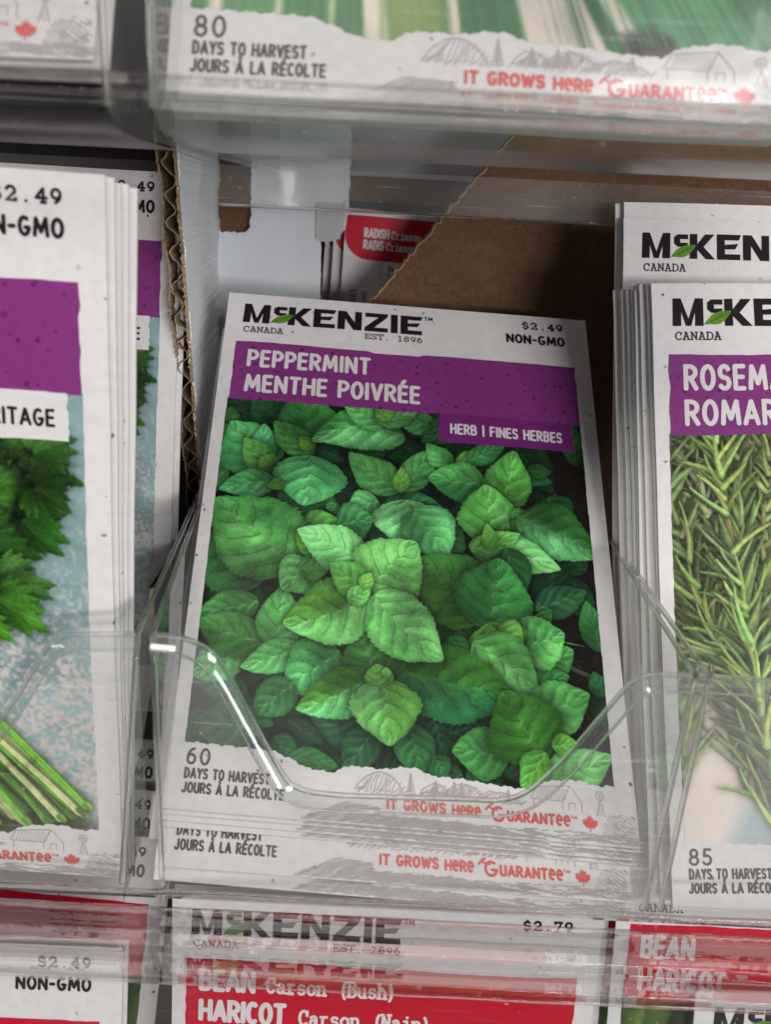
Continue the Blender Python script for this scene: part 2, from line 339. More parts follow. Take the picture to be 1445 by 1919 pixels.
class Ink:
    """flat printed shapes in packet millimetres (u right, v down), each a hair above the paper"""
    def __init__(self, w0): self.v = []; self.f = []; self.w0 = w0; self.k = 0
    def lift(self): self.k = (self.k + 1) % 7; return self.w0 + self.k * .0035
    def poly(self, pts):
        w_ = self.lift(); b = len(self.v)
        self.v += [(p[0], p[1], w_) for p in pts]; self.f.append(tuple(range(b, b + len(pts))))
    def stroke(self, pts, th, cap=True, jit=0., taper=None):
        if len(pts) < 2: return
        P = [Vector((p[0], p[1])) for p in pts]
        if jit: P = [p + Vector((random.gauss(0, jit), random.gauss(0, jit))) for p in P]
        closed = (P[0] - P[-1]).length < th * .2 and len(P) > 5
        w_ = self.lift(); b = len(self.v); n = len(P); h = th / 2
        for i in range(n):
            a = P[i] - P[i - 1] if i else (P[0] - P[-2] if closed else P[1] - P[0])
            c = P[i + 1] - P[i] if i < n - 1 else (P[1] - P[0] if closed else P[-1] - P[-2])
            a = a.normalized() if a.length > 1e-9 else c.normalized(); c = c.normalized() if c.length > 1e-9 else a
            d = (a + c); d = d.normalized() if d.length > 1e-6 else a
            k = min(1.5, 1 / max(.3, d.dot(a)))
            hh = h if taper is None else h * taper[i]
            nn = Vector((-d.y, d.x)) * hh * k
            self.v += [(P[i].x + nn.x, P[i].y + nn.y, w_), (P[i].x - nn.x, P[i].y - nn.y, w_)]
        for i in range(n - 1): q = b + 2 * i; self.f.append((q, q + 1, q + 3, q + 2))
        if cap and not closed and th > .12:
            for e, s in ((0, -1), (n - 1, 1)):
                d = (P[1] - P[0]) if e == 0 else (P[-1] - P[-2])
                if d.length < 1e-9: continue
                d = d.normalized() * s; nn = Vector((-d.y, d.x)); bb = len(self.v)
                for t in range(6):
                    a = -math.pi / 2 + math.pi * t / 5
                    self.v.append((P[e].x + (d.x * math.cos(a) * .85 + nn.x * math.sin(a)) * h, P[e].y + (d.y * math.cos(a) * .85 + nn.y * math.sin(a)) * h, w_))
                self.f.append(tuple(range(bb, bb + 6)))
    def text(self, font, s, u0, u1, v_base, cap, th, gap=.24, slope=0., mono=None, jit=0., cap2=None):
        adv = []; x = 0
        for ch in s:
            wd, _ = glyph(font, ch)
            if mono: adv.append(x + (mono - wd) / 2); x += mono
            else: adv.append(x); x += wd + gap
        total = x - (0 if mono else gap)
        k = (u1 - u0) / total
        for ch, a in zip(s, adv):
            _, paths = glyph(font, ch)
            du = random.gauss(0, jit); dv = random.gauss(0, jit)
            for p in paths:
                self.stroke([(u0 + (a + q[0]) * k + du, v_base - q[1] * cap + slope * (a + q[0]) * k + dv) for q in p], th)
    def build(self, name, m, parent, surf):
        return mesh_obj(name, [surf(*p) for p in self.v], self.f, m, parent)
MINT=[(5.3,33.7,2.5,34.7,4.1,0.0,60,110,40,50,100,40),
(3.0,36.3,2.5,41.5,3.5,0.0,45,115,70,60,130,80),
(2.7,52.5,2.8,42.8,3.4,0.0,40,105,60,50,120,70),
(14.2,34.9,8.2,29.9,7.2,0.0,25,75,50,30,85,55),
(28.6,42.0,35.7,40.7,8.6,0.0,30,90,50,25,80,50),
(29.0,52.0,25.0,54.6,6.0,0.0,25,85,55,30,95,60),
(26.1,50.4,34.0,51.5,6.4,0.0,16,40,38,18,48,42),
(20.7,39.4,18.4,27.1,10.9,0.0,45,120,62,52,130,68),
(12.9,46.5,4.7,36.2,11.9,0.05,50,125,85,62,140,95),
(11.3,45.0,10.8,36.3,4.9,0.0,60,150,115,70,160,120),
(12.9,47.1,7.5,40.0,5.7,0.0,70,125,60,80,135,60),
(13.1,45.5,10.7,44.4,4.2,0.0,110,135,40,100,130,45),
(21.3,42.2,13.4,35.3,6.1,0.05,70,140,75,60,125,60),
(21.2,41.1,18.6,38.4,3.2,0.0,120,140,40,110,135,40),
(39.9,36.4,22.2,38.6,9.5,-0.25,95,155,115,45,122,68),
(21.2,42.9,20.4,53.7,13.3,0.0,58,138,95,64,148,105),
(14.2,49.6,3.9,51.8,5.7,-0.08,80,155,120,55,130,85),
(15.9,49.4,12.9,50.6,2.5,0.0,80,140,60,70,130,60),
(39.6,49.1,29.5,41.9,7.4,0.09,60,130,75,75,145,80),
(46.7,33.0,39.0,31.9,5.5,0.0,80,150,105,60,130,85),
(35.3,34.6,27.8,29.4,5.8,-0.09,70,140,85,60,130,75),
(34.8,33.0,42.3,30.2,4.4,0.0,95,160,115,80,145,95),
(34.0,31.6,37.8,29.9,3.7,0.0,130,150,40,120,145,50),
(55.1,30.0,44.6,36.8,6.5,0.0,25,75,45,30,85,50),
(39.8,49.3,46.4,39.1,5.8,0.0,75,148,88,65,130,70),
(39.5,49.7,39.8,44.2,3.0,0.0,125,150,40,115,140,40),
(50.3,42.6,45.3,37.9,4.5,0.08,75,145,85,60,125,70),
(51.2,42.3,57.0,38.6,3.6,0.0,95,150,60,80,140,60),
(53.6,41.0,61.1,36.6,4.3,0.0,50,125,75,40,110,65),
(66.3,41.8,71.1,42.0,3.2,0.0,30,80,45,35,90,50),
(77.0,39.7,76.7,30.1,4.8,0.0,40,105,50,35,95,50),
(57.1,46.4,46.1,45.7,8.3,0.0,35,112,62,62,135,72),
(60.5,51.8,63.4,38.5,8.8,0.0,62,125,52,72,138,60),
(70.4,48.2,74.5,53.1,6.4,0.0,28,85,55,32,95,62),
(41.4,57.5,49.5,54.5,7.3,0.0,22,62,48,24,70,50),
(46.5,57.0,52.1,61.3,7.1,0.0,22,70,48,26,80,52),
(34.9,52.1,29.6,55.1,6.5,0.0,60,130,85,75,150,105),
(40.6,51.5,41.1,61.1,11.8,0.0,95,160,122,105,168,128),
(42.4,53.3,48.5,62.8,10.5,0.0,75,150,105,60,130,85),
(58.2,59.6,57.5,47.2,11.4,0.0,70,138,62,88,155,85),
(65.2,51.5,63.1,54.7,3.7,0.0,85,150,80,70,140,70),
(62.6,56.7,65.1,55.3,4.2,0.0,60,130,70,50,120,65),
(63.8,53.5,78.8,59.8,10.9,0.07,38,100,42,88,158,118),
(53.8,60.4,70.6,63.6,7.8,0.07,98,165,112,110,170,112),
(58.0,64.0,63.4,62.8,3.2,0.0,105,165,95,90,150,80),
(54.1,61.5,63.3,57.3,4.6,0.0,130,170,70,115,160,65),
(58.1,61.1,57.3,55.6,2.8,0.0,95,140,45,105,150,50),
(60.8,60.5,63.7,69.5,6.7,0.0,28,85,45,25,80,45),
(52.4,79.7,43.2,67.8,12.4,0.0,26,78,44,22,70,42),
(54.7,76.1,43.6,64.9,14.1,-0.1,62,112,28,45,108,42),
(56.6,77.6,59.7,63.9,13.7,0.0,32,108,52,46,128,65),
(67.4,78.4,75.6,79.3,0.3,0.0,95,125,70,95,125,70),
(66.5,72.7,76.1,68.4,5.8,0.0,26,74,58,34,86,64),
(78.7,80.0,76.6,70.8,5.1,0.0,38,108,62,42,115,70),
(78.5,88.7,76.9,84.4,3.7,0.0,30,95,62,32,98,64),
(66.1,74.1,68.5,76.3,5.7,0.0,40,105,55,38,100,52),
(67.1,83.6,72.8,80.5,5.8,0.0,70,145,85,55,125,65),
(63.4,88.7,71.4,85.5,5.5,0.0,50,120,65,45,112,60),
(62.5,80.4,71.1,77.4,9.3,-0.03,72,145,80,88,158,92),
(57.6,76.2,59.9,83.0,10.0,0.0,80,142,50,92,155,60),
(58.9,77.1,63.2,79.4,5.6,0.0,95,155,65,80,140,50),
(57.6,77.2,57.5,80.6,2.9,0.0,90,145,45,85,140,45),
(49.3,79.9,52.4,83.9,4.4,0.0,38,112,58,35,105,55),
(54.0,80.5,65.0,88.3,9.8,0.05,72,142,72,98,160,98),
(64.4,93.9,74.8,88.7,8.8,0.0,78,150,78,88,158,88),
(49.1,97.6,57.4,94.2,5.6,0.0,18,58,42,20,64,44),
(13.1,71.5,1.9,63.3,13.1,0.0,52,122,70,46,112,64),
(12.8,75.8,2.5,79.0,6.1,0.0,62,132,66,55,125,60),
(20.0,59.9,27.6,58.2,7.0,0.0,75,135,55,60,120,50),
(27.3,58.2,33.6,56.2,7.7,0.0,50,120,80,45,110,70),
(19.6,67.9,3.7,55.3,15.8,0.0,74,134,72,58,128,64),
(12.4,93.5,2.9,91.4,4.7,0.0,42,92,48,38,84,46),
(10.9,84.9,2.7,90.8,7.0,0.0,78,150,98,70,142,90),
(14.8,84.2,2.6,80.6,7.4,0.0,50,128,45,62,135,55),
(17.2,85.0,17.2,73.1,7.6,0.0,68,138,72,76,146,84),
(21.0,84.0,11.6,88.5,5.5,0.06,86,155,102,72,142,80),
(22.7,67.0,17.5,72.5,8.0,0.0,78,148,84,88,155,98),
(20.2,67.9,25.6,67.7,5.4,0.0,75,140,70,70,135,65),
(28.5,84.3,20.1,91.7,10.4,0.0,58,140,90,48,125,72),
(20.6,91.0,14.1,96.9,6.1,0.0,40,105,65,32,90,58),
(14.9,99.4,4.6,99.7,8.8,0.0,44,98,68,36,86,60),
(17.9,100.9,21.6,104.5,4.2,0.0,35,100,62,30,92,55),
(20.7,104.0,28.7,105.0,3.9,0.0,42,118,68,36,105,60),
(35.5,98.0,30.7,105.3,5.8,0.0,30,86,58,26,78,52),
(41.8,96.7,44.0,105.3,6.4,0.0,38,108,70,44,118,75),
(46.1,102.0,48.4,105.2,4.0,0.0,28,85,55,30,90,58),
(52.0,105.5,56.1,104.6,4.0,0.0,24,80,58,24,80,58),
(59.8,100.5,50.3,100.7,8.0,0.0,52,122,62,60,135,72),
(39.9,87.4,60.1,90.1,12.8,0.0,48,108,26,28,112,76),
(32.0,85.7,40.5,85.9,6.5,0.0,40,100,35,30,90,40),
(36.1,89.4,32.2,79.6,10.4,0.0,42,98,40,46,104,44),
(34.7,88.6,21.3,95.7,8.4,0.07,76,155,102,52,108,22),
(36.9,89.0,38.4,100.8,12.0,0.0,92,156,62,104,168,100),
(36.3,90.3,35.8,86.1,5.1,0.0,88,140,52,80,132,48),
(37.6,88.4,37.3,86.6,1.8,0.0,110,155,60,100,150,60),
(65.8,101.2,59.4,89.1,13.8,0.0,46,108,26,52,118,32),
(65.8,105.5,79.1,99.2,7.7,0.0,100,165,98,92,158,92),
(66.5,99.7,62.0,106.1,5.3,0.0,82,140,40,70,135,48),
(68.0,98.4,72.6,97.4,3.8,0.0,80,140,40,90,150,60),
(24.1,64.8,19.0,60.7,4.7,0.0,96,132,36,90,125,36),
(32.7,67.1,19.2,60.0,9.3,-0.09,92,156,104,108,168,120),
(33.4,71.8,42.9,60.7,13.6,0.0,104,164,92,98,158,88),
(34.2,73.0,18.0,80.0,12.4,0.05,104,168,104,78,128,38),
(34.9,72.8,47.8,84.6,12.1,-0.05,108,170,108,92,162,94),
(33.5,72.0,26.1,66.7,6.7,0.0,102,142,48,98,140,56),
(29.9,74.3,34.1,71.0,3.8,0.0,128,166,80,118,158,70),
(32.6,71.5,34.0,68.0,2.8,0.0,128,150,44,120,148,50)]
# ------------------------------------------------------------------ printed pictures (computed colour grids)
class Canvas:
    def __init__(self, u0, u1, v0, v1, nu, nv, base):
        self.u = np.linspace(u0, u1, nu); self.v = np.linspace(v0, v1, nv)
        self.U, self.V = np.meshgrid(self.u, self.v)
        self.px = (u1 - u0) / (nu - 1)
        self.c = np.ones((nv, nu, 3)) * np.asarray(base, float)
        self.ng = {}
    def noise(self, scale, seed=0, oct=3):
        k = (scale, seed, oct)
        if k in self.ng: return self.ng[k]
        out = np.zeros_like(self.U); amp = 1; tot = 0
        for o in range(oct):
            g = np.random.default_rng(seed * 17 + o).random((160, 160)); s = scale / 2 ** o
            x = (self.U / s + 31.7 * o) % 158; y = (self.V / s + 17.3 * o) % 158
            xi = x.astype(int); yi = y.astype(int); fx = x - xi; fy = y - yi
            fx = fx * fx * (3 - 2 * fx); fy = fy * fy * (3 - 2 * fy)
            out += amp * ((g[yi, xi] * (1 - fx) + g[yi, xi + 1] * fx) * (1 - fy) + (g[yi + 1, xi] * (1 - fx) + g[yi + 1, xi + 1] * fx) * fy)
            tot += amp; amp *= .5
        self.ng[k] = out / tot
        return self.ng[k]
    def box(self, umin, umax, vmin, vmax):
        i0 = max(0, np.searchsorted(self.u, umin)); i1 = min(len(self.u), np.searchsorted(self.u, umax))
        j0 = max(0, np.searchsorted(self.v, vmin)); j1 = min(len(self.v), np.searchsorted(self.v, vmax))
        return slice(j0, j1), slice(i0, i1)
    def blend(self, sl, color, a):
        a = np.clip(a, 0, 1)[..., None]
        self.c[sl] = self.c[sl] * (1 - a) + np.asarray(color, float) * a
    def leaf(self, bu, bv, tu, tv, wid, bend, cl, cr, seed=0, veins=7, serr=.06, shadow=.42):
        b = np.array([bu, bv]); t = np.array([tu, tv]); L = np.linalg.norm(t - b)
        if L < .2: return
        d = (t - b) / L; n = np.array([d[1], -d[0]])      # left of the leaf looking from base to tip (v runs down)
        m = wid * (1.1 + abs(bend)) + L * .2 + 2
        c0 = (b + t) / 2; R = L / 2 + m
        sl = self.box(c0[0] - R, c0[0] + R, c0[1] - R, c0[1] + R)
        U = self.U[sl]; V = self.V[sl]
        if U.size == 0: return
        rs = np.random.default_rng(seed + 5)
        nz = self.noise(2.2, 3)[sl] - .5; nf = self.noise(.5, 5)[sl] - .5; nl = self.noise(7., 9)[sl] - .5
        s = ((U - bu) * d[0] + (V - bv) * d[1]) / L
        q = (U - bu) * n[0] + (V - bv) * n[1]
        ss = np.clip(s, 0, 1)
        q = q - bend * wid * 4 * ss * (1 - ss) + nz * wid * .08
        prof = np.sin(np.pi * ss ** .82) ** .72 * (1 - .25 * ss ** 3) + .02
        nt = max(7, int(L / 1.15)); ph = (ss * nt + rs.random()) % 1
        half = wid / 2 * prof * (1 - serr * ph + serr * .4)
        x = q / np.maximum(half, 1e-4)
        edge = (half - np.abs(q)) ; inside = (s > 0) & (s < 1)
        aa = np.clip(edge / self.px + .5, 0, 1) * np.clip(np.minimum(s, 1 - s) * L / self.px + .5, 0, 1)
        # the picture's own dark gap round an upper leaf
        sh = np.exp(-np.maximum(-edge, 0) / (.35 + wid * .05)) * np.exp(-np.maximum(np.maximum(-s, s - 1) * L, 0) / 1.)
        self.c[sl] *= (1 - shadow * sh * (1 - aa))[..., None]
        ax = np.abs(x)
        qv = ss * veins - (ax ** 1.25) * (1.3 + .4 * ss) + nz * .40 + (q > 0) * .35
        fr = (qv + .5) % 1 - .5
        vein = np.exp(-(fr / .05) ** 2) * np.clip(1.15 - ax, 0, 1) * np.clip(ss * 8, 0, 1)
        bulge = np.cos(fr * 2 * np.pi) * -1
        mid = np.exp(-(q / (.16 + .02 * wid)) ** 2) * np.clip(1.2 - ss, 0, 1)
        fine = np.exp(-(((ax * 4.2 + ss * 3 + nz * 4.5) % 1 - .5) / .09) ** 2) * .5
        lum = 1 + .05 * bulge * np.clip(ax * 3, 0, 1) * (1 - ax * .5) - .40 * vein * (.7 + nl * 1.0) + .07 * np.exp(-(((fr - .1)) / .05) ** 2) * np.clip(1.1 - ax, 0, 1) - .13 * fine * np.clip(1 - ax, 0, 1)
        lum += .16 * nz + .22 * nf + .80 * nl
        cell = (.5 - .5 * np.cos(fr * 2 * np.pi)) * np.clip(1.1 - ax, 0, 1) ** .5
        hgt = np.clip(.045 * wid, .10, .36) * cell + .16 * nz + .07 * nf + .10 * wid * nl * 2 - .16 * mid - .08 * np.abs(q) * ss
        gy, gx = np.gradient(hgt, self.px)
        lam = np.clip(.55 * gx + .75 * gy, -1, 1)
        lum += np.clip(lam * .18, -.20, .22)
        lum *= .80 + .28 * np.clip(ss * 1.6, 0, 1)
        lum *= 1 - .18 * np.clip((ax - .78) * 4, 0, 1)
        side = np.clip(q / (.12 * wid + .05) * .5 + .5, 0, 1)[..., None]
        colr = np.asarray(cl, float) * side + np.asarray(cr, float) * (1 - side)
        colr = colr * lum[..., None]
        colr = colr * (1 - .18 * mid[..., None]) + np.array([130, 175, 110]) * .16 * mid[..., None]
        hot = np.clip(nl * 1.8 + lam * .9 - .08, 0, 1)[..., None] * np.clip(1 - ax, 0, 1)[..., None]
        colr = colr + hot * np.array([24, 34, 24])
        rim = np.exp(-(edge / (self.px * 1.1)) ** 2)[..., None] * .22
        colr = colr * (1 - rim) + (colr * 1.2 + 14) * rim
        self.blend(sl, colr, aa * inside)
    def streak(self, pts, w0, w1, c0, c1=None, soft=1.0, shadow=0.):
        """tapering band along a polyline; colour c0 on one side, c1 on the other"""
        pts = np.asarray(pts, float); c1 = c0 if c1 is None else c1
        for i in range(len(pts) - 1):
            a, b = pts[i], pts[i + 1]; L = np.linalg.norm(b - a)
            if L < 1e-6: continue
            wa = w0 + (w1 - w0) * i / (len(pts) - 1); wb = w0 + (w1 - w0) * (i + 1) / (len(pts) - 1)
            m = max(wa, wb) * (1 + shadow * 2) + .5
            sl = self.box(min(a[0], b[0]) - m, max(a[0], b[0]) + m, min(a[1], b[1]) - m, max(a[1], b[1]) + m)
            U = self.U[sl]; V = self.V[sl]
            if U.size == 0: continue
            d = (b - a) / L; s = np.clip(((U - a[0]) * d[0] + (V - a[1]) * d[1]) / L, 0, 1)
            dx = U - a[0] - d[0] * s * L; dy = V - a[1] - d[1] * s * L
            dist = np.hypot(dx, dy); sg = dx * -d[1] + dy * d[0]
            wd = (wa + (wb - wa) * s) / 2
            aa = np.clip((wd - dist) / (self.px * soft) + .5, 0, 1)
            if shadow: self.c[sl] *= (1 - shadow * np.exp(-np.maximum(dist - wd, 0) / .5) * (1 - aa))[..., None]
            t = np.clip(sg / np.maximum(wd, 1e-3) * .7 + .5, 0, 1)[..., None]
            k = 1 + .3 * (self.noise(1.2, 21)[sl] - .5)[..., None]
            self.blend(sl, (np.asarray(c0, float) * (1 - t) + np.asarray(c1, float) * t) * k, aa)
    def poly(self, pts, color, feather=.3):
        pts = np.asarray(pts, float); m = 1 + feather * 3
        sl = self.box(pts[:, 0].min() - m, pts[:, 0].max() + m, pts[:, 1].min() - m, pts[:, 1].max() + m)
        U = self.U[sl]; V = self.V[sl]; ins = np.zeros(U.shape, bool); dist = np.full(U.shape, 1e9)
        for i in range(len(pts)):
            a = pts[i]; b = pts[(i + 1) % len(pts)]
            cr = ((a[1] > V) != (b[1] > V)) & (U < (b[0] - a[0]) * (V - a[1]) / (b[1] - a[1] + 1e-12) + a[0]); ins ^= cr
            L2 = max(((b - a) ** 2).sum(), 1e-9); s = np.clip(((U - a[0]) * (b[0] - a[0]) + (V - a[1]) * (b[1] - a[1])) / L2, 0, 1)
            dist = np.minimum(dist, np.hypot(U - a[0] - s * (b[0] - a[0]), V - a[1] - s * (b[1] - a[1])))
        sd = np.where(ins, dist, -dist)
        self.blend(sl, color, np.clip(sd / (feather + self.px) + .5, 0, 1))

PU0, PU1, PV0, PV1 = 2.5, 78.8, 29.4, 107.0
def bottom_edge(u):
    """lower edge of every plant picture: the torn white sky-line above the little landscape"""
    xs = [2, 10, 17.8, 21, 23.8, 26.5, 29, 30.5, 33.7, 37, 41.1, 43.5, 45.8, 51.5, 57, 63.3, 66, 70.6, 73, 76.3, 77.5, 79]
    ys = [102.9, 103.1, 103.3, 104.4, 105.7, 106.0, 106.1, 104.9, 104.7, 104.9, 104.2, 104.3, 105.3, 105.4, 105.9, 106.2, 104.6, 103.9, 104.0, 104.8, 104.2, 104.8]
    return float(np.interp(u, xs, ys)) + .12 * math.sin(u * 2.3) + .08 * math.sin(u * 5.1)

def picture(parent, cv, surf, gain, name='plant_picture'):
    """the printed picture as one fine grid with its colours per vertex; lower and side edges are the torn print edge"""
    nv, nu = cv.U.shape
    us = cv.u; bt = np.array([bottom_edge(u) for u in us])
    keep_v = cv.V.copy()
    lim = bt[None, :].repeat(nv, 0)
    keep_v = np.minimum(keep_v, lim)
    nj = np.interp(cv.v, np.linspace(cv.v[0], cv.v[-1], 60), rng.normal(0, .05, 60))
    uu = cv.U.copy(); uu[:, 0] += nj; uu[:, -1] += nj[::-1]
    w_ = .05
    P = np.array([surf(a, b, w_) for a, b in zip(uu.ravel(), keep_v.ravel())])
    idx = np.arange(nv * nu).reshape(nv, nu)
    q = np.stack([idx[:-1, :-1], idx[1:, :-1], idx[1:, 1:], idx[:-1, 1:]], -1).reshape(-1, 4)
    rowv = cv.V[:-1, :-1].ravel(); ok = rowv < np.minimum(lim[:-1, :-1], lim[:-1, 1:]).ravel() - 1e-4
    q = q[ok]
    me = bpy.data.meshes.new(name)
    me.vertices.add(len(P)); me.vertices.foreach_set('co', P.ravel())
    me.loops.add(q.size); me.loops.foreach_set('vertex_index', q.ravel().astype(np.int32))
    me.polygons.add(len(q)); me.polygons.foreach_set('loop_start', np.arange(0, q.size, 4, dtype=np.int32))
    me.update(calc_edges=True)
    ca = me.color_attributes.new('Col', 'FLOAT_COLOR', 'POINT')
    g = cv.c + (rng.random(cv.c.shape[:2] + (1,)) - .5) * 7
    L = np.clip(lin(np.clip(g, 0, 255)) * gain, 0, .9)
    A = np.ones((nv * nu, 4)); A[:, :3] = L.reshape(-1, 3)
    ca.data.foreach_set('color', A.ravel().astype(np.float32))
    me.materials.append(PICT); me.validate()
    o = bpy.data.objects.new(name, me); col.objects.link(o); o.parent = parent
    return o

def mint_canvas():
    cv = Canvas(PU0, PU1, PV0, PV1, 460, 468, (17, 22, 20))
    cv.c += (cv.noise(1.1, 2) - .5)[..., None] * np.array([16, 14, 10])
    soil = np.clip((cv.U - 58) / 14, 0, 1)[..., None]
    cv.c = cv.c * (1 - soil * .7) + np.array([34, 24, 22]) * soil * .7 * (.6 + .8 * cv.noise(.9, 4))[..., None]
    rs = np.random.default_rng(3)
    for i in range(260):
        u = rs.uniform(0, 66 if i % 6 else 80); v = rs.uniform(30, 107); a = rs.uniform(0, 6.28); L = rs.uniform(7, 15)
        k = rs.uniform(.42, .95) + .55 * (i / 260) * rs.random(); g = np.array([30, 82, 46]) * k
        cv.leaf(u, v, u + L * math.cos(a), v + L * math.sin(a), L * rs.uniform(.45, .7), 0, g * .9, g, seed=i, shadow=.4)
    for i in range(60):
        u = rs.uniform(60, 79); v = rs.uniform(45, 100); a = rs.uniform(0, 6.28); L = rs.uniform(.6, 2.2)
        cv.streak([(u, v), (u + L * math.cos(a), v + L * math.sin(a))], .25, .1, (70, 52, 42))
    cv.streak([(66, 80), (73, 84), (79, 86)], 1.0, .8, (70, 95, 60), (45, 70, 40))
    for i, L in enumerate(MINT):
        big = math.hypot(L[2] - L[0], L[3] - L[1])
        ex = .08 if i < 90 else .0
        bu, bv, tu, tv = L[0] - (L[2] - L[0]) * .02, L[1] - (L[3] - L[1]) * .02, L[2] + (L[2] - L[0]) * ex, L[3] + (L[3] - L[1]) * ex
        ca, cb = np.array(L[6:9], float), np.array(L[9:12], float)
        for cc in (ca, cb):
            if cc[0] > cc[1] * .68: cc *= np.array([.78, .97, 1.1])
            m_ = cc.mean() / 88.0; cc *= .62; cc += .38 * np.array([66, 132, 54]) * m_
        cv.leaf(bu, bv, tu, tv, L[4] * (1.16 if i < 90 else 1.08), L[5], ca, cb, seed=100 + i, veins=3.6 if big < 8 else (4.6 if big < 14 else 5.5))
    sat = cv.c.mean(2, keepdims=True)
    cv.c = 150 * (np.clip(sat + (cv.c - sat) * .84, 0, 255) / 150) ** 1.10 * np.array([.96, 1.0, 1.08]) * np.array([1.0, .97, .88])
    return cv

def parsley_leaf(cv, u, v, ang, size, c, rs, lobes=3):
    """a flat-leaf parsley leaf: broad wedge leaflets, each cut into a few toothed lobes"""
    for k in ([0, 2, 1] if lobes == 3 else range(lobes)):
        a = ang + (k - (lobes - 1) / 2) * .95; L = size * (1.0 if k == (lobes - 1) // 2 else .78)
        cc0 = np.array(c) * rs.uniform(.72, 1.12)
        for j in (0, 4, 1, 3, 2):
            aj = a + (j - 2) * .30; Lj = L * (1 - .13 * abs(j - 2)) * rs.uniform(.85, 1.1); cc = cc0 * rs.uniform(.92, 1.1)
            cv.leaf(u, v, u + Lj * math.cos(aj), v + Lj * math.sin(aj), Lj * .40, rs.uniform(-.2, .2), cc * 1.12, cc * .86, seed=int(rs.integers(9999)), veins=2.5, serr=.38, shadow=.16)

def parsley_canvas():
    cv = Canvas(PU0, PU1, PV0, PV1, 400, 408, (150, 180, 182))
    n1 = cv.noise(3.0, 31, 5)[..., None]; n2 = cv.noise(.6, 33, 4)[..., None]; n3 = cv.noise(9, 35)[..., None]
    low = np.clip((cv.V - 48) / 30, 0, 1)[..., None]
    t = np.clip((n1 * .5 + n2 * .75 + low * .20 - .68) * 4.5, 0, 1) * (.35 + .65 * low)
    cv.c = np.array([132, 160, 162]) * (.8 + .4 * n3) * (1 - t) + np.array([196, 188, 186]) * (.9 + .2 * n2) * t
    rs = np.random.default_rng(12)
    # bunch of stems lower right
    cv.poly([(40, 112), (60, 92), (79, 104), (70, 110)], (62, 66, 46), feather=4)
    for i in range(44):
        k = i / 43; u0 = 40 + 23 * k + rs.uniform(-1, 1); v0 = 80 + 4 * k + rs.uniform(-1.5, 1.5)
        u1 = 56 + 21 * k + rs.uniform(-.8, .8); v1 = 104 - 3.5 * k + rs.uniform(-2, 1.5)
        g = rs.uniform(.75, 1.25); base = np.array([98, 148, 52]) * g
        if rs.random() < .2: base = np.array([190, 200, 140])
        cv.streak([(u0, v0), ((u0 + u1) / 2 + rs.uniform(-.8, .8), (v0 + v1) / 2), (u1, v1)], rs.uniform(1.0, 1.4), rs.uniform(1.4, 2.1), base * .72, base * 1.2, soft=1.6, shadow=.3); cv.streak([(u0, v0), ((u0 + u1) / 2, (v0 + v1) / 2), (u1, v1)], .2, .3, base * 1.35, soft=2)
        cv.streak([(u1 - .1, v1 - .15), (u1 + .4, v1 + .4)], 1.3, 1.1, np.array([120, 170, 70]) * g, np.array([84, 130, 44]))
    for i in range(110):
        u = rs.uniform(8, 61); v = rs.uniform(30, 74)
        a = rs.uniform(0, 6.28); parsley_leaf(cv, u, v, a, rs.uniform(4.5, 6.5), np.array([34, 72, 24]) * rs.uniform(.5, 1.0), rs)
    for (u, v, a, s, c) in [(66, 38, .35, 8, (56, 104, 34)), (69, 41, .2, 8, (50, 100, 30)), (65, 46, .45, 9, (66, 120, 40)), (70, 49, .75, 7, (36, 84, 26)),
                            (62, 36, -.3, 8, (28, 64, 22)), (63, 53, .2, 8, (48, 98, 32)), (66, 59, .35, 7.5, (72, 122, 52)), (65, 62, .6, 7.5, (52, 100, 30)), (61, 66, .5, 6, (60, 118, 30)),
                            (72, 38.5, -.35, 6.5, (62, 118, 42)), (72, 44, .6, 6, (44, 92, 24)), (60, 57, 1.2, 7, (40, 86, 30))]:
        for q_ in range(3):
            parsley_leaf(cv, u + rs.normal(-.8, 1.6), v + rs.normal(0, 1.6), a + rs.normal(0, .45), s * rs.uniform(.5, .72), np.array(c) * (.6 + .14 * q_), rs)
        parsley_leaf(cv, u - .5, v, a, s * 1.2, np.array(c) * .9, rs)
    return cv

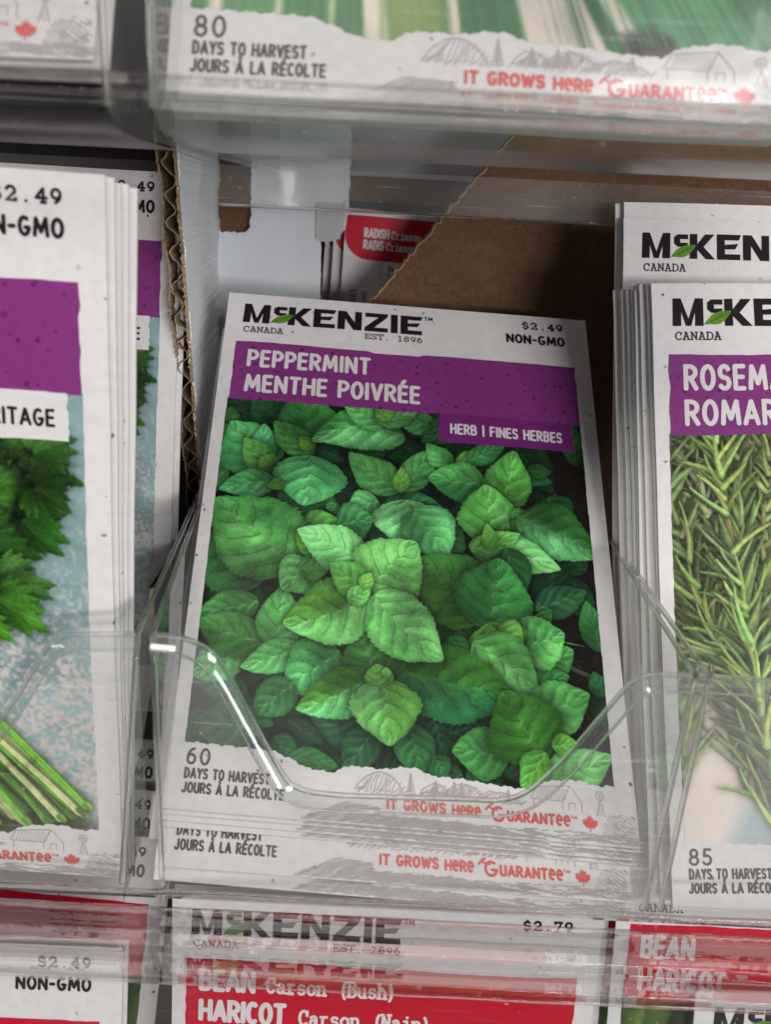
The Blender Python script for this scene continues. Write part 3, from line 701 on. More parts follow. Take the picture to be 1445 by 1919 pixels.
def rosemary_canvas():
    cv = Canvas(PU0, PU1, PV0, PV1, 400, 408, (206, 192, 180))
    n = cv.noise(10, 41)[..., None]
    cv.c = np.array([214, 200, 190]) * (.88 + .2 * n)
    yl = np.clip(1 - np.hypot((cv.U - 6) / 9, (cv.V - 46) / 16), 0, 1)[..., None]
    cv.c = cv.c * (1 - yl * .8) + np.array([206, 180, 70]) * yl * .8
    cv.poly([(8.5, 107), (13, 97), (30, 92), (60, 96), (60, 107)], (150, 164, 168), feather=4)
    rs = np.random.default_rng(8)
    dark = np.clip(1 - (cv.V - 70) / 14 - np.clip((12 - cv.U) / 10, 0, 1) * .6, 0, 1)[..., None] * np.clip((cv.noise(5, 44)[..., None] - .35) * 3, 0, 1)
    cv.c = cv.c * (1 - dark * .8) + np.array([92, 108, 66]) * dark * .8
    stems = []
    for i in range(30):
        x0 = -5 + i * 3.0 + rs.uniform(-2.5, 2.5); lean = rs.uniform(-8, 20) if x0 < 30 else rs.uniform(-12, 14); v1 = rs.uniform(88, 110) if x0 > 3 else 80
        stems.append((rs.random(), np.array([(x0, 26), (x0 + lean * .25, 46), (x0 + lean * .6, 66), (x0 + lean, v1)], float)))
    stems.sort(key=lambda q: q[0])
    for z, st in stems:
        near = .74 + .36 * z; tone = np.array([[128, 146, 86], [112, 136, 78], [144, 158, 108]][rs.integers(3)]) * near
        rows = []
        for i in range(62):
            t = rs.random() * (len(st) - 1.001); k = int(t); p = st[k] + (st[k + 1] - st[k]) * (t - k); d = st[k + 1] - st[k]
            up = math.atan2(-d[1], -d[0])
            for sgn in (-1, 1):
                a = up + sgn * rs.uniform(.08, .95); L = rs.uniform(6.0, 12.5) * (.75 + .25 * (t / 3))
                rows.append((rs.random(), p, a, L, sgn))
        cv.streak(st, 1.3, .9, np.array([128, 124, 84]) * near, np.array([92, 92, 56]) * near, shadow=.3)
        rows.sort(key=lambda q: q[0])
        for z2, p, a, L, sgn in rows:
            cu = rs.uniform(-.35, .35)
            c = tone * (.62 + .62 * z2) * np.array([rs.uniform(.92, 1.1), 1, rs.uniform(.85, 1.15)])
            q = [(p[0] + L * f * math.cos(a + cu * f), p[1] + L * f * math.sin(a + cu * f)) for f in (0, .3, .6, .85, 1.0)]
            wq = rs.uniform(.7, 1.35)
            cv.streak(q, wq, .3, c * .80, c * 1.12, shadow=.15)
            if z2 > .5: cv.streak(q[:4], wq * .2, .08, c * 1.22)
        
    return cv

def leek_canvas():
    cv = Canvas(PU0, PU1, PV0, PV1, 260, 264, (60, 120, 70))
    n = cv.noise(6, 51)[..., None]; st = np.cos(cv.U * 5 + cv.noise(3, 52) * 6)[..., None]
    cv.c = np.array([52, 116, 66]) * (.8 + .4 * n) * (1 + .05 * st)
    def band(u0, u1, t, c, f=.5): cv.poly([(u0 - t, 85), (u1 - t, 85), (u1, 108), (u0, 108)], c, feather=f)
    band(2, 13, 0, (70, 130, 74)); band(4.6, 6.4, -.5, (206, 196, 176)); band(13.2, 14.0, -.4, (196, 190, 168)); band(20.2, 21.0, 0, (170, 178, 130))
    band(25.5, 28.5, 3, (214, 200, 186)); band(28.5, 36, 3, (112, 140, 62), 2); band(36.4, 38, 3, (212, 198, 178)); band(38.5, 46, 4, (44, 108, 58), 1)
    band(46.5, 57, 6, (210, 198, 186), .6); band(57.5, 60, 12, (40, 96, 54)); band(60.5, 63.5, 14, (206, 200, 184)); band(64, 79, 16, (74, 134, 92), 1.2)
    band(70, 72, 16, (60, 112, 74), 1.2)
    cv.poly([(58, 103.5), (62, 102), (65, 104), (65, 108), (60, 108)], (44, 38, 40), feather=1.2)
    for i in range(110):
        u = rng.uniform(0, 80); c_ = cv.c[-30, min(259, max(0, int((u - PU0) / (PU1 - PU0) * 259)))]; tlt = .02 + max(0, u - 26) * .011
        cv.streak([(u, 107), (u - 12 * tlt, 95), (u - 22 * tlt, 85)], rng.uniform(.08, .2), .1, c_ * rng.uniform(.84, 1.14), soft=2)
    big = cv.noise(11, 57)[..., None]; cv.c *= .84 + .28 * big
    for i in range(60):
        u = 62 + rng.normal(0, 1.6); cv.streak([(u, 105), (u + rng.normal(0, .8), 108)], .2, .12, (60, 52, 50))
    return cv

def veg_canvas(seed, cols):
    cv = Canvas(PU0, PU1, PV0, PV1, 160, 164, cols[0])
    rs = np.random.default_rng(seed)
    for i in range(70):
        u = rs.uniform(0, 80); v = rs.uniform(29, 107); a = rs.uniform(.6, 1.6); L = rs.uniform(14, 34)
        c = np.array(cols[rs.integers(len(cols))]) * rs.uniform(.7, 1.2)
        cv.streak([(u - L / 2 * math.cos(a), v + L / 2 * math.sin(a)), (u, v), (u + L / 2 * math.cos(a), v - L / 2 * math.sin(a))], 5, 3.5, c * .7, c * 1.2, shadow=.4)
    return cv

# ------------------------------------------------------------------ seed packets
W, H, TH = 82.5, 114.3, 1.0
def flat_surf(bulge=.8):
    def f(u, v, w_):
        uu = min(max(u / W, 0), 1); vv = min(max(v / H, 0), 1)
        b = bulge * (math.sin(math.pi * uu) ** .6) * (math.sin(math.pi * vv) ** .6) if bulge else 0
        b += .16 * math.sin(u * .13 + v * .045 + 1) * math.sin(v * .085 + 2) + .10 * math.sin(v * .21 + u * .05)
        return Vector((u + .16 * math.sin(v * .055 + 1.3), -v + .14 * math.sin(u * .07), w_ + b)) * S
    return f
CORN = ((-1.23, .65), (81.94, -.69), (82.59, 115.84), (.55, 112.9))
def mint_surf(u, v, w_):
    """the peppermint sleeves are a touch out of square, as hand-stacked paper is"""
    a = u / W; b = v / H
    x = (CORN[0][0] * (1 - a) + CORN[1][0] * a) * (1 - b) + (CORN[3][0] * (1 - a) + CORN[2][0] * a) * b
    y = (CORN[0][1] * (1 - a) + CORN[1][1] * a) * (1 - b) + (CORN[3][1] * (1 - a) + CORN[2][1] * a) * b
    uu = min(max(a, 0), 1); vv = min(max(b, 0), 1)
    return Vector((x, -y, w_ + .8 * (math.sin(math.pi * uu) ** .6) * (math.sin(math.pi * vv) ** .6))) * S

def sleeve(parent, surf, th=TH):
    """paper envelope: a closed shell, faces bowed, folded edges rounded"""
    nu, nv = 28, 34; verts = []; faces = []; uvs = []
    us = [W * (i / nu) for i in range(nu + 1)]; vs = [H * (j / nv) for j in range(nv + 1)]
    for side in (0, 1):
        for j, v in enumerate(vs):
            for i, u in enumerate(us):
                e = (i in (0, nu) or j in (0, nv))
                p = surf(u, v, 0)
                if side: p = p - Vector((0, 0, th * S * (.55 if e else 1)))
                elif e: p = p - Vector((0, 0, .06 * S))
                verts.append(p); uvs.append((u, -v))
    st = (nu + 1) * (nv + 1); ix = lambda s, j, i: s * st + j * (nu + 1) + i
    for j in range(nv):
        for i in range(nu):
            faces.append((ix(0, j, i), ix(0, j + 1, i), ix(0, j + 1, i + 1), ix(0, j, i + 1)))
            faces.append((ix(1, j, i), ix(1, j, i + 1), ix(1, j + 1, i + 1), ix(1, j + 1, i)))
    for i in range(nu):
        faces.append((ix(0, 0, i), ix(0, 0, i + 1), ix(1, 0, i + 1), ix(1, 0, i)))
        faces.append((ix(0, nv, i), ix(1, nv, i), ix(1, nv, i + 1), ix(0, nv, i + 1)))
    for j in range(nv):
        faces.append((ix(0, j, 0), ix(1, j, 0), ix(1, j + 1, 0), ix(0, j + 1, 0)))
        faces.append((ix(0, j, nu), ix(0, j + 1, nu), ix(1, j + 1, nu), ix(1, j, nu)))
    o = mesh_obj('paper_sleeve', verts, faces, PAPER, parent)
    add_uv(o, uvs)
    return o

def add_uv(o, uvs):
    me = o.data; l = me.uv_layers.new(name='UVMap')
    for lp in me.loops: l.data[lp.index].uv = uvs[lp.vertex_index]

def ragged_panel(name, parent, surf, m, u0, u1, v0, v1, w_, seed, rag=.14, n=60, step=True):
    """printed colour panel with the slightly torn upper and lower edge of the design"""
    rs = np.random.default_rng(seed)
    top = np.cumsum(rs.normal(0, .05, n + 1)); top -= np.linspace(top[0], top[-1], n + 1); top = np.clip(top, -rag * 2, rag * 2)
    bot = np.cumsum(rs.normal(0, .05, n + 1)); bot -= np.linspace(bot[0], bot[-1], n + 1); bot = np.clip(bot, -rag * 2, rag * 2)
    if step:
        k = int(n * .40); top[k:k + int(n * .16)] += .45
    rows = 10; verts = []; uvs = []; faces = []
    for j in range(rows + 1):
        for i in range(n + 1):
            t = j / rows; u = u0 + (u1 - u0) * i / n
            if i in (0, n): u += rs.normal(0, .1)
            v = (v0 + top[i]) * (1 - t) + (v1 + bot[i]) * t
            verts.append(surf(u, v, w_)); uvs.append((u, -v))
    for j in range(rows):
        for i in range(n):
            a = j * (n + 1) + i; faces.append((a, a + n + 1, a + n + 2, a + 1))
    o = mesh_obj(name, verts, faces, m, parent); add_uv(o, uvs); return o

def logo(k, u, v, s):
    """the maker's heavy wordmark, letters cut square"""
    def P(*p): k.poly([(u + x * s, v + y * s) for x, y in p])
    P((0, 5.6), (.15, 0), (1.75, 0), (1.65, 5.6)); P((4.5, 0), (6.1, 0), (6.05, 5.6), (4.4, 5.6)); P((1.7, 0), (3.15, 4.3), (2.6, 5.6), (1.4, 1.6)); P((4.55, 0), (4.75, 1.6), (3.6, 5.6), (2.6, 5.6), (3.1, 4.3))
    P((6.9, .9), (7.7, .25), (9.9, .25), (9.9, 1.3), (8.2, 1.3), (8.2, 2.1), (9.9, 2.1), (9.6, 2.95), (7.7, 3.0), (6.9, 2.3))
    P((10.3, .1), (11.9, .1), (11.85, 5.6), (10.25, 5.6)); P((11.8, 2.4), (13.6, .1), (15.6, .1), (13.2, 2.9), (15.7, 5.6), (13.7, 5.6), (11.8, 3.5))
    def E(x): P((x, 0), (x + 1.7, 0), (x + 1.7, 5.6), (x, 5.6)); P((x + 1.6, 0), (x + 5.2, 0), (x + 4.7, 1.25), (x + 1.6, 1.25)); P((x + 1.6, 2.3), (x + 4.6, 2.0), (x + 3.9, 3.25), (x + 1.6, 3.3)); P((x + 1.6, 4.35), (x + 5.0, 4.35), (x + 5.0, 5.6), (x + 1.6, 5.6))
    E(16.1)
    P((21.7, 0), (23.4, 0), (23.4, 5.6), (21.7, 5.6)); P((25.7, 0), (27.3, 0), (27.3, 5.6), (25.7, 5.6)); P((22.0, 0), (23.6, 0), (27.1, 5.6), (25.4, 5.6))
    P((28.1, 0), (33.4, 0), (33.2, 1.2), (28.1, 1.25)); P((31.3, 1.1), (33.2, 1.1), (30.2, 4.4), (28.0, 4.5)); P((28.0, 4.35), (33.4, 4.35), (33.4, 5.6), (28.0, 5.6))
    P((34.1, 0), (35.7, 0), (35.7, 5.6), (34.1, 5.6)); E(36.4)
    k.text(SANS, 'TM', u + 42.0 * s, u + 43.9 * s, v + 1.0 * s, 1.0 * s, .22 * s)

def wordmark(t, surf, u=3.75, v=3.1, s=.97):
    k = Ink(.10); logo(k, u, v, s); o = k.build('brand_lettering', BLACK, t, surf)
    g = Ink(.14); L = []
    for i in range(17):
        a = i / 16; L.append((u + (6.3 + 5.3 * a) * s, v + (5.3 - 2.7 * a - 1.2 * math.sin(math.pi * a ** .8)) * s))
    for i in range(15, 0, -1):
        a = i / 16; L.append((u + (6.3 + 5.3 * a) * s, v + (5.3 - 2.7 * a + 1.35 * math.sin(math.pi * a ** 1.3)) * s))
    g.poly(L); lf = g.build('leaf_emblem', LEAFGREEN, o, surf)
    g = Ink(.17); g.stroke([(u + 6.3 * s, v + 5.3 * s), (u + 11.2 * s, v + 2.9 * s)], .14)
    for i in range(4):
        x = 7.4 + i * .9; y = 4.75 - i * .46
        g.stroke([(u + x * s, v + y * s), (u + (x + .7) * s, v + (y - .85) * s)], .08); g.stroke([(u + x * s, v + y * s), (u + (x + .95) * s, v + (y + .25) * s)], .08)
    g.build('leaf_vein', LEAFDARK, o, surf)
    k = Ink(.10); k.text(SLAB, 'CANADA', u + .3, u + 9.2, 11.2, 1.45, .25, mono=.9); k.build('country_lettering', GREYINK, t, surf)
    k = Ink(.10); k.text(SLAB, 'EST. 1896', 30.9, 44.1, 10.7, 1.4, .24, mono=.9)
    k.build('founding_lettering', GREYINK, t, surf)

def price(t, surf, amount, grade='NON-GMO'):
    k = Ink(.10); k.text(SLAB, amount, 67.0, 77.0, 4.0, 1.75, .42, mono=.95)
    if grade: k.text(SANS, grade, 63.6, 76.7, 8.25, 2.2, .56, gap=.26)
    k.build('price_lettering', BLACK, t, surf)

MAPLE = [(0, -1), (.16, -.66), (.4, -.78), (.33, -.3), (.56, -.52), (.64, -.36), (.95, -.4), (.84, -.08), (.97, .02), (.5, .38), (.56, .52), (.06, .45), (.05, .95), (-.05, .95), (-.06, .45), (-.56, .52), (-.5, .38), (-.97, .02), (-.84, -.08), (-.95, -.4), (-.64, -.36), (-.56, -.52), (-.33, -.3), (-.4, -.78), (-.16, -.66)]
def footer(t, surf, days):
    k = Ink(.10)
    k.text(SANS, days, 3.3, 7.0, 106.6, 2.55, .42, gap=.3)
    k.text(SANS, 'DAYS TO HARVEST', 3.2, 17.6, 109.0, 1.55, .36, gap=.26)
    k.text(SANS, 'JOURS À LA RÉCOLTE', 3.1, 20.2, 111.4, 1.55, .36, gap=.26)
    k.build('harvest_lettering', GREYINK, t, surf)
    k = Ink(.12)
    k.text(SANS, 'IT GROWS', 38.2, 48.2, 111.3, 1.5, .42, gap=.24); k.text(SANS, 'HəRə', 49.6, 54.4, 111.4, 1.5, .42, gap=.22)
    k.text(SANS, 'G', 56.6, 58.6, 111.8, 2.2, .44); k.stroke([(55.4, 110.1), (55.9, 109.6), (56.6, 109.9), (57.4, 110.0)], .34); k.stroke([(56.0, 109.4), (56.6, 109.1)], .3)
    k.text(SANS, 'UARANTəə', 59.3, 70.2, 111.6, 1.5, .42, gap=.24); k.text(SANS, 'TM', 70.5, 71.6, 110.5, .5, .12)
    k.build('slogan_lettering', CORAL, t, surf)
    k = Ink(.12); k.poly([(73.9 + x * 1.45, 111.0 + y * 1.45) for x, y in MAPLE]); k.build('maple_leaf_emblem', CORAL, t, surf)
    # the little landscape: hills, firs, barn, windmill, ploughed field
    k = Ink(.08); rs = random.Random(4)
    def hill(a, b, y, h, n):
        for i in range(n):
            x = a + (b - a) * i / n; hh = h * math.sin(math.pi * (i + .5) / n) ** .8
            k.stroke([(x, y), (x + .5 + .3 * math.sin(i), y - hh * .5), (x + 1.1, y - hh)], .13, jit=.08)
        k.stroke([(a + (b - a) * i / 14, y - h * math.sin(math.pi * i / 14) ** .8) for i in range(15)], .16, jit=.07)
    hill(32.5, 41, 108.6, 3.2, 16); hill(44, 49, 108.4, 1.8, 12); hill(48, 55, 108.5, 2.2, 16); hill(53, 62, 108.8, 1.7, 18)
    for x, h in ((42.2, 3.4), (46.6, 2.4), (49.9, 2.5), (51.2, 2.4), (59.5, 1.9)):
        k.stroke([(x, 108.6), (x, 108.6 - h)], .2)
        for j in range(9):
            y = 108.4 - h * j / 9.5; ww = .75 * (1 - j / 10)
            k.stroke([(x - ww, y), (x, y - .35), (x + ww, y)], .15, cap=False)
    for i in range(26): x = 33 + i * 1.15; k.stroke([(x, 108.9), (x + .8, 108.5 + rs.uniform(-.2, .2))], .14, jit=.1)
    k.stroke([(63.5, 107.6), (64.6, 105.6), (70.6, 105.0), (72.6, 107.6)], .16); k.stroke([(70.6, 105.0), (69.2, 107.8), (69.2, 109.0)], .16); k.stroke([(72.6, 107.6), (72.6, 109.2)], .16); k.stroke([(63.9, 107.6), (69.2, 107.7)], .14); k.stroke([(64, 107.6), (64, 109)], .14)
    for i in range(11): k.stroke([(64.6 + i * .5, 107.5), (65.2 + i * .5, 105.6)], .09, cap=False)
    k.stroke([(70.3, 109), (70.3, 107.9), (71.4, 107.9), (71.4, 109)], .13)
    a = [(76 + .75 * math.cos(t_ * .7), 106.3 + .75 * math.sin(t_ * .7)) for t_ in range(10)]; k.stroke(a, .14)
    for i in range(6): k.stroke([(76, 106.3), (76 + .7 * math.cos(i), 106.3 + .7 * math.sin(i))], .09, cap=False)
    k.stroke([(76, 107), (75.3, 109.6)], .13); k.stroke([(76, 107), (76.8, 109.6)], .13)
    for i in range(4): k.stroke([(75.7 - i * .13, 107.7 + i * .5), (76.5 + i * .1, 108.1 + i * .5)], .09)
    def field_top(u): return float(np.interp(u, [22, 28, 33.5, 36.5, 37.5, 73, 75.5, 77, 82], [114.2, 112.0, 109.7, 109.5, 112.4, 112.9, 112.6, 109.4, 109.0]))
    for i in range(130):
        u0 = 20 + i * .48; a0 = math.radians(np.interp(u0, [20, 34, 52, 66, 82], [44, 36, 18, 2, -34])); u, v, seg = u0, 114.1 + .1 * math.sin(i), []
        if u0 > 62: v = 108.6 + (i * 37 % 55) / 10.0
        for k_ in range(12):
            if field_top(u) < v < 114.2 and u < 82: seg.append((u, v))
            elif len(seg) > 1: break
            u += .62 * math.cos(a0); v -= .62 * math.sin(a0); a0 -= .045
        if len(seg) > 1: k.stroke(seg, .13, jit=.06)
    for i in range(110):
        x = rs.uniform(34, 81); y = rs.uniform(112.6, 113.9); k.stroke([(x, y), (x + rs.uniform(1, 3.2), y + rs.uniform(-.3, .45))], .13, jit=.06)
    for i in range(24):
        x = rs.uniform(77.4, 81.5); y = rs.uniform(108.5, 112.5); k.stroke([(x, y), (x + rs.uniform(.4, 1), y + rs.uniform(0, .6))], .12, jit=.08)
    k.build('landscape_sketch', SKETCH, t, surf)

CROP = (.0,)
def new_packet(label, group):
    return empty('seed_packet', label, 'seed packet', group)

def tag_text(t, surf, text, m, u0, u1, vb=34.35, cap=2.25):
    k = Ink(.16); k.text(SANS, text, u0, u1, vb, cap, .48, gap=.25); k.build('category_lettering', m, t, surf)

POSE = {
    'peppermint': ((-36.86, 40.38, 37.24), (0.93169, 0.36126, 0.03287, 0.01915)),
    'parsley': ((-122.00, -39.71, 61.96), (0.71718, 0.69674, 0.01241, -0.00731)),
    'rosemary': ((48.43, 9.56, 45.62), (0.85169, 0.52353, -0.01259, 0.01957)),
    'rosemary_back': ((46.48, 29.64, 56.99), (0.84138, 0.54034, -0.00654, 0.00760)),
    'leek': ((-30.49, 10.10, 172.89), (0.84677, 0.53195, 0.00099, -0.00159)),
    'bean': ((-37.06, -32.38, -67.30), (0.75795, 0.65231, 0.00278, 0.00020)),
    'cucumber_front': ((-125.86, -43.54, -70.00), (0.78893, 0.61448, 0.00114, 0.00181)),
    'cucumber_back': ((-124.32, -10.98, -68.47), (0.81886, 0.57339, 0.01459, -0.02170)),
    'bean_right': ((49.34, -24.97, -59.63), (0.78947, 0.61378, 0.00109, 0.00062)),
    'parsley_back': ((-125.77, 25.55, 62.82), (0.78957, 0.61366, 0.00142, 0.00023)),
}
def pose(name, du=0., dv=0., dw=0., rot=0., tilt=0.):
    """stand a packet in its pocket; du/dv/dw slide it right, down and out along its own face (mm)"""
    p, q = POSE[name]
    return Matrix.Translation(Vector(p) * S) @ Quaternion(q).to_matrix().to_4x4() @ Matrix.Translation(Vector((du, -dv, dw)) * S) @ Matrix.Rotation(math.radians(rot), 4, 'Z') @ Matrix.Rotation(math.radians(tilt), 4, 'X')

def copy_packet(src, label, group, mat_w, skip=(), only=None):
    r = src.copy(); col.objects.link(r); r['label'] = label; r['group'] = group
    for ch in list(src.children):
        nm = ch.name.split('.')[0]
        if nm in skip or (only and nm not in only): continue
        c = ch.copy(); col.objects.link(c); c.parent = r
        for g in ch.children:
            d = g.copy(); col.objects.link(d); d.parent = c
    r.matrix_world = mat_w
    return r
# ================================================================== THE RACK
def slab(name, outline, y0, y1, m, parent=None):
    """outline in X,Z (mm) given real thickness from y0 to y1"""
    n = len(outline)
    v = [Vector((x, y0, z)) * S for x, z in outline] + [Vector((x, y1, z)) * S for x, z in outline]
    f = [tuple(range(n)), tuple(range(2 * n - 1, n - 1, -1))] + [(i, (i + 1) % n, n + (i + 1) % n, n + i) for i in range(n)]
    o = mesh_obj(name, v, f, m, parent); fix_normals(o); return o

def jag(pts, step=1.2, amp=.25, seed=1):
    rs = random.Random(seed); out = []
    for a, b in zip(pts[:-1], pts[1:]):
        L = math.hypot(b[0] - a[0], b[1] - a[1]); n = max(1, int(L / step))
        for i in range(n): t = i / n; out.append((a[0] + (b[0] - a[0]) * t + rs.gauss(0, amp), a[1] + (b[1] - a[1]) * t + rs.gauss(0, amp)))
    out.append(pts[-1]); return out

def sweep_x(name, prof, x0, x1, m, parent, nx=2, wob=0.):
    """open Y,Z profile carried along X: thin formed sheet"""
    v = []; f = []; n = len(prof)
    for i in range(nx + 1):
        x = x0 + (x1 - x0) * i / nx
        v += [Vector((x, y + wob * math.sin(x * .21 + z), z)) * S for y, z in prof]
    for i in range(nx):
        for j in range(n - 1): a = i * n + j; f.append((a, a + 1, a + n + 1, a + n))
    return mesh_obj(name, v, f, m, parent, smooth=True)

def closed_sweep_x(name, prof, x0, x1, m, parent, nx=40, wob=0.06):
    v = []; f = []; n = len(prof)
    for i in range(nx + 1):
        x = x0 + (x1 - x0) * i / nx
        v += [Vector((x, y + wob * math.sin(x * .31 + z * .7), z + wob * .6 * math.sin(x * .17 + y))) * S for y, z in prof]
    for i in range(nx):
        for j in range(n): a = i * n + j; b = i * n + (j + 1) % n; f.append((a, b, b + n, a + n))
    f.append(tuple(range(n))); f.append(tuple(range(nx * n + n - 1, nx * n - 1, -1)))
    o = mesh_obj(name, v, f, m, parent, smooth=True); fix_normals(o); return o

def tube(name, pts, r, m, parent, seg=8, flat=1.0):
    P = [Vector(p) * S for p in pts]; v = []; f = []; n = len(P); up = Vector((0, 1, 0))
    for i in range(n):
        d = ((P[i] - P[i - 1]) if i else (P[1] - P[0])); e = (P[i + 1] - P[i]) if i < n - 1 else d
        t = (d.normalized() + e.normalized()).normalized(); a = t.cross(up)
        if a.length < 1e-4: a = t.cross(Vector((0, 0, 1)))
        a.normalize(); b = t.cross(a)
        for k in range(seg): an = 2 * math.pi * k / seg; v.append(P[i] + (a * math.cos(an) * r + b * math.sin(an) * r * flat) * S)
    for i in range(n - 1):
        for k in range(seg): f.append((i * seg + k, i * seg + (k + 1) % seg, (i + 1) * seg + (k + 1) % seg, (i + 1) * seg + k))
    f.append(tuple(range(seg))); f.append(tuple(range(n * seg - 1, (n - 1) * seg - 1, -1)))
    o = mesh_obj(name, v, f, m, parent, smooth=True); fix_normals(o); return o

def smooth_curve(pts, n=10):
    out = []; P = [pts[0]] + list(pts) + [pts[-1]]
    for i in range(1, len(P) - 2):
        p0, p1, p2, p3 = (Vector(p) for p in P[i - 1:i + 3])
        for k in range(n):
            t = k / n; out.append(tuple(.5 * ((2 * p1) + (p2 - p0) * t + (2 * p0 - 5 * p1 + 4 * p2 - p3) * t * t + (3 * p1 - p0 - 3 * p2 + p3) * t ** 3)))
    out.append(tuple(pts[-1])); return out

# ---- cardboard inside the display
o = slab('rear_light_blocker', [(-330, -260), (330, -260), (330, 300), (-330, 300)], 128, 131, DARKBOARD)  # added backing that keeps light from leaking in from behind
tag(o, 'added dark board blocking light from behind all the packets', 'light blocker')
o = slab('shade_panel', [(-140, -40), (-52, -40), (-52, 110), (-140, 110)], 74, 76, DARKBOARD)  # darkness of the unlit hollow is put into this board's colour
tag(o, 'board coloured near-black as shade behind the parsley packets, under the upper left tray', 'cardboard')

t = empty('cardboard_divider', 'upright corrugated divider with ragged fluted brown edge, white on its right face', 'cardboard divider')
def div_front(z): return 7 + (69 - z) * 18 / 59.0
def div_x(y): return -41.2 - (y - 7) * 7.3 / 73.0
def div_sheet(name, off, th, m, seed, wave=0.):
    rs = random.Random(seed); v = []; f = []; zs = [100 - i * .45 for i in range(380)]
    yj = 0
    for i, z in enumerate(zs):
        yj = yj * .6 + rs.gauss(0, .28)
        o_ = off + (wave * math.sin(z * 2 * math.pi / 5.9 + .8 * math.sin(z * .23)) if wave else 0) + rs.gauss(0, .10) + .3 * math.sin(z * .41 + seed)
        for y in (div_front(z) + yj, div_front(z) + yj + 6, 86):
            v += [Vector((div_x(y) + o_, y, z)) * S, Vector((div_x(y) + o_ - th, y, z)) * S]
    for i in range(len(zs) - 1):
        a = i * 6; b = a + 6
        for q in ((0, 2), (2, 4), (3, 1), (5, 3), (1, 0)): f.append((a + q[0], a + q[1], b + q[1], b + q[0]))
    o = mesh_obj(name, v, f, m, t); return o
div_sheet('white_liner', 0, .35, LINERLIT, 1)
div_sheet('fluted_core', -1.72, .30, KRAFTEDGE, 2, wave=1.08)
div_sheet('brown_liner', -3.35, .35, KRAFTEDGE, 3)
# the torn tan edge of the white liner
v = []; f = []; rs = random.Random(9); zs = [100 - i * .5 for i in range(340)]
for i, z in enumerate(zs):
    y = div_front(z) - .25 + rs.gauss(0, .25); xx = div_x(y)
    v += [Vector((xx + .06, y, z)) * S, Vector((xx - .5 - abs(rs.gauss(0, .2)), y - .05, z)) * S]
for i in range(len(zs) - 1): f.append((2 * i, 2 * i + 1, 2 * i + 3, 2 * i + 2))
mesh_obj('torn_edge', v, f, KRAFTEDGE, t)

out = [(-20.8, -30)] + jag([(-20.8, 30), (-20.8, 48.8)], 1.0, .06, 2) + jag([(-20.4, 48.6), (-19, 49.1), (-16.2, 49.2), (-14.6, 50.4), (-14.0, 52.5), (-13.6, 60), (-13.7, 68), (-14.0, 110)], .8, .16, 3) + [(-39.7, 110)] + \
    jag([(-39.7, 82), (-39.5, 66), (-39.8, 52), (-40.0, 49.8), (-41.6, 48.3), (-45, 48.2), (-48.2, 48.5), (-49.3, 50)], .8, .13, 5) + [(-49.9, 52), (-49.9, -30)]
o = slab('white_card_panel', out, 80, 80.8, LINER)
tag(o, 'white card with a torn slot, standing behind the peppermint packets', 'card panel')
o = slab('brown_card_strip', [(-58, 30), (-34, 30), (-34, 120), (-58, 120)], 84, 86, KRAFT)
tag(o, 'strip of brown board showing through the slot in the white card', 'cardboard')
o = slab('torn_card_tab', jag([(-22.3, 47.4), (-20.6, 47.0), (-17.4, 47.2), (-15.8, 48.1), (-14.9, 50), (-14.6, 58)], .7, .14, 8) + [(-14.7, 57), (-22.3, 57)], 79.2, 79.7, TORNGREY)
tag(o, 'pale torn tab at the corner of the white card, above the radish packets', 'card tab')

fl = jag([(-32, 1), (-5.0, 35.4), (22.1, 69.4), (38, 90)], .9, .22, 4)
fl = [(130, 90), (130, -40), (-32, -40)] + fl
t = empty('cardboard_flap', 'large brown cardboard flap with a diagonal torn edge behind the peppermint packet', 'cardboard flap')
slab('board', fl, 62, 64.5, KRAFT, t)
edge = fl[3:]; v = []; f = []; rs = random.Random(2)
for x, z in edge: v += [Vector((x + .02 + abs(rs.gauss(0, .12)), 61.8, z - .1)) * S, Vector((x - .12, 61.7, z + .12)) * S, Vector((x - .4, 64.6, z + .4)) * S]
for i in range(len(edge) - 1):
    for q in ((0, 1), (2, 0)): f.append((3 * i + q[0], 3 * i + q[1], 3 * i + 3 + q[1], 3 * i + 3 + q[0]))
mesh_obj('torn_edge', v, f, KRAFTEDGE, t)

o = slab('grey_reflection_panel', [(-20, 64.6), (60, 64.6), (60, 110), (-20, 110)], 112, 113, GREYBOARD); tag(o, 'grey panel standing in for a reflection at the back above the radish packets', 'panel')  # added panel imitating the grey band reflected in the rear plastic
o = slab('brown_reflection_strip', [(-20, 57.5), (60, 57.5), (60, 64.3), (-20, 64.3)], 113.5, 115, KRAFT); tag(o, 'narrow brown strip standing in for a reflection at the back just above the radish packets', 'cardboard')  # added strip imitating the brown band reflected in the rear plastic

t = empty('pocket_divider', 'dark low cardboard divider in the gap between the parsley and peppermint pockets', 'cardboard divider')
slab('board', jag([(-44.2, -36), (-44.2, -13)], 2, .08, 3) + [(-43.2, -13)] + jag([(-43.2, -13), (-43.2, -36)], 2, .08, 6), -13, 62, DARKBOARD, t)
slab('torn_edge', jag([(-44.0, -36), (-44.0, -13)], .8, .12, 7) + jag([(-43.3, -13), (-43.3, -36)], .8, .15, 8), -13.6, -13.02, KRAFTEDGE, t)

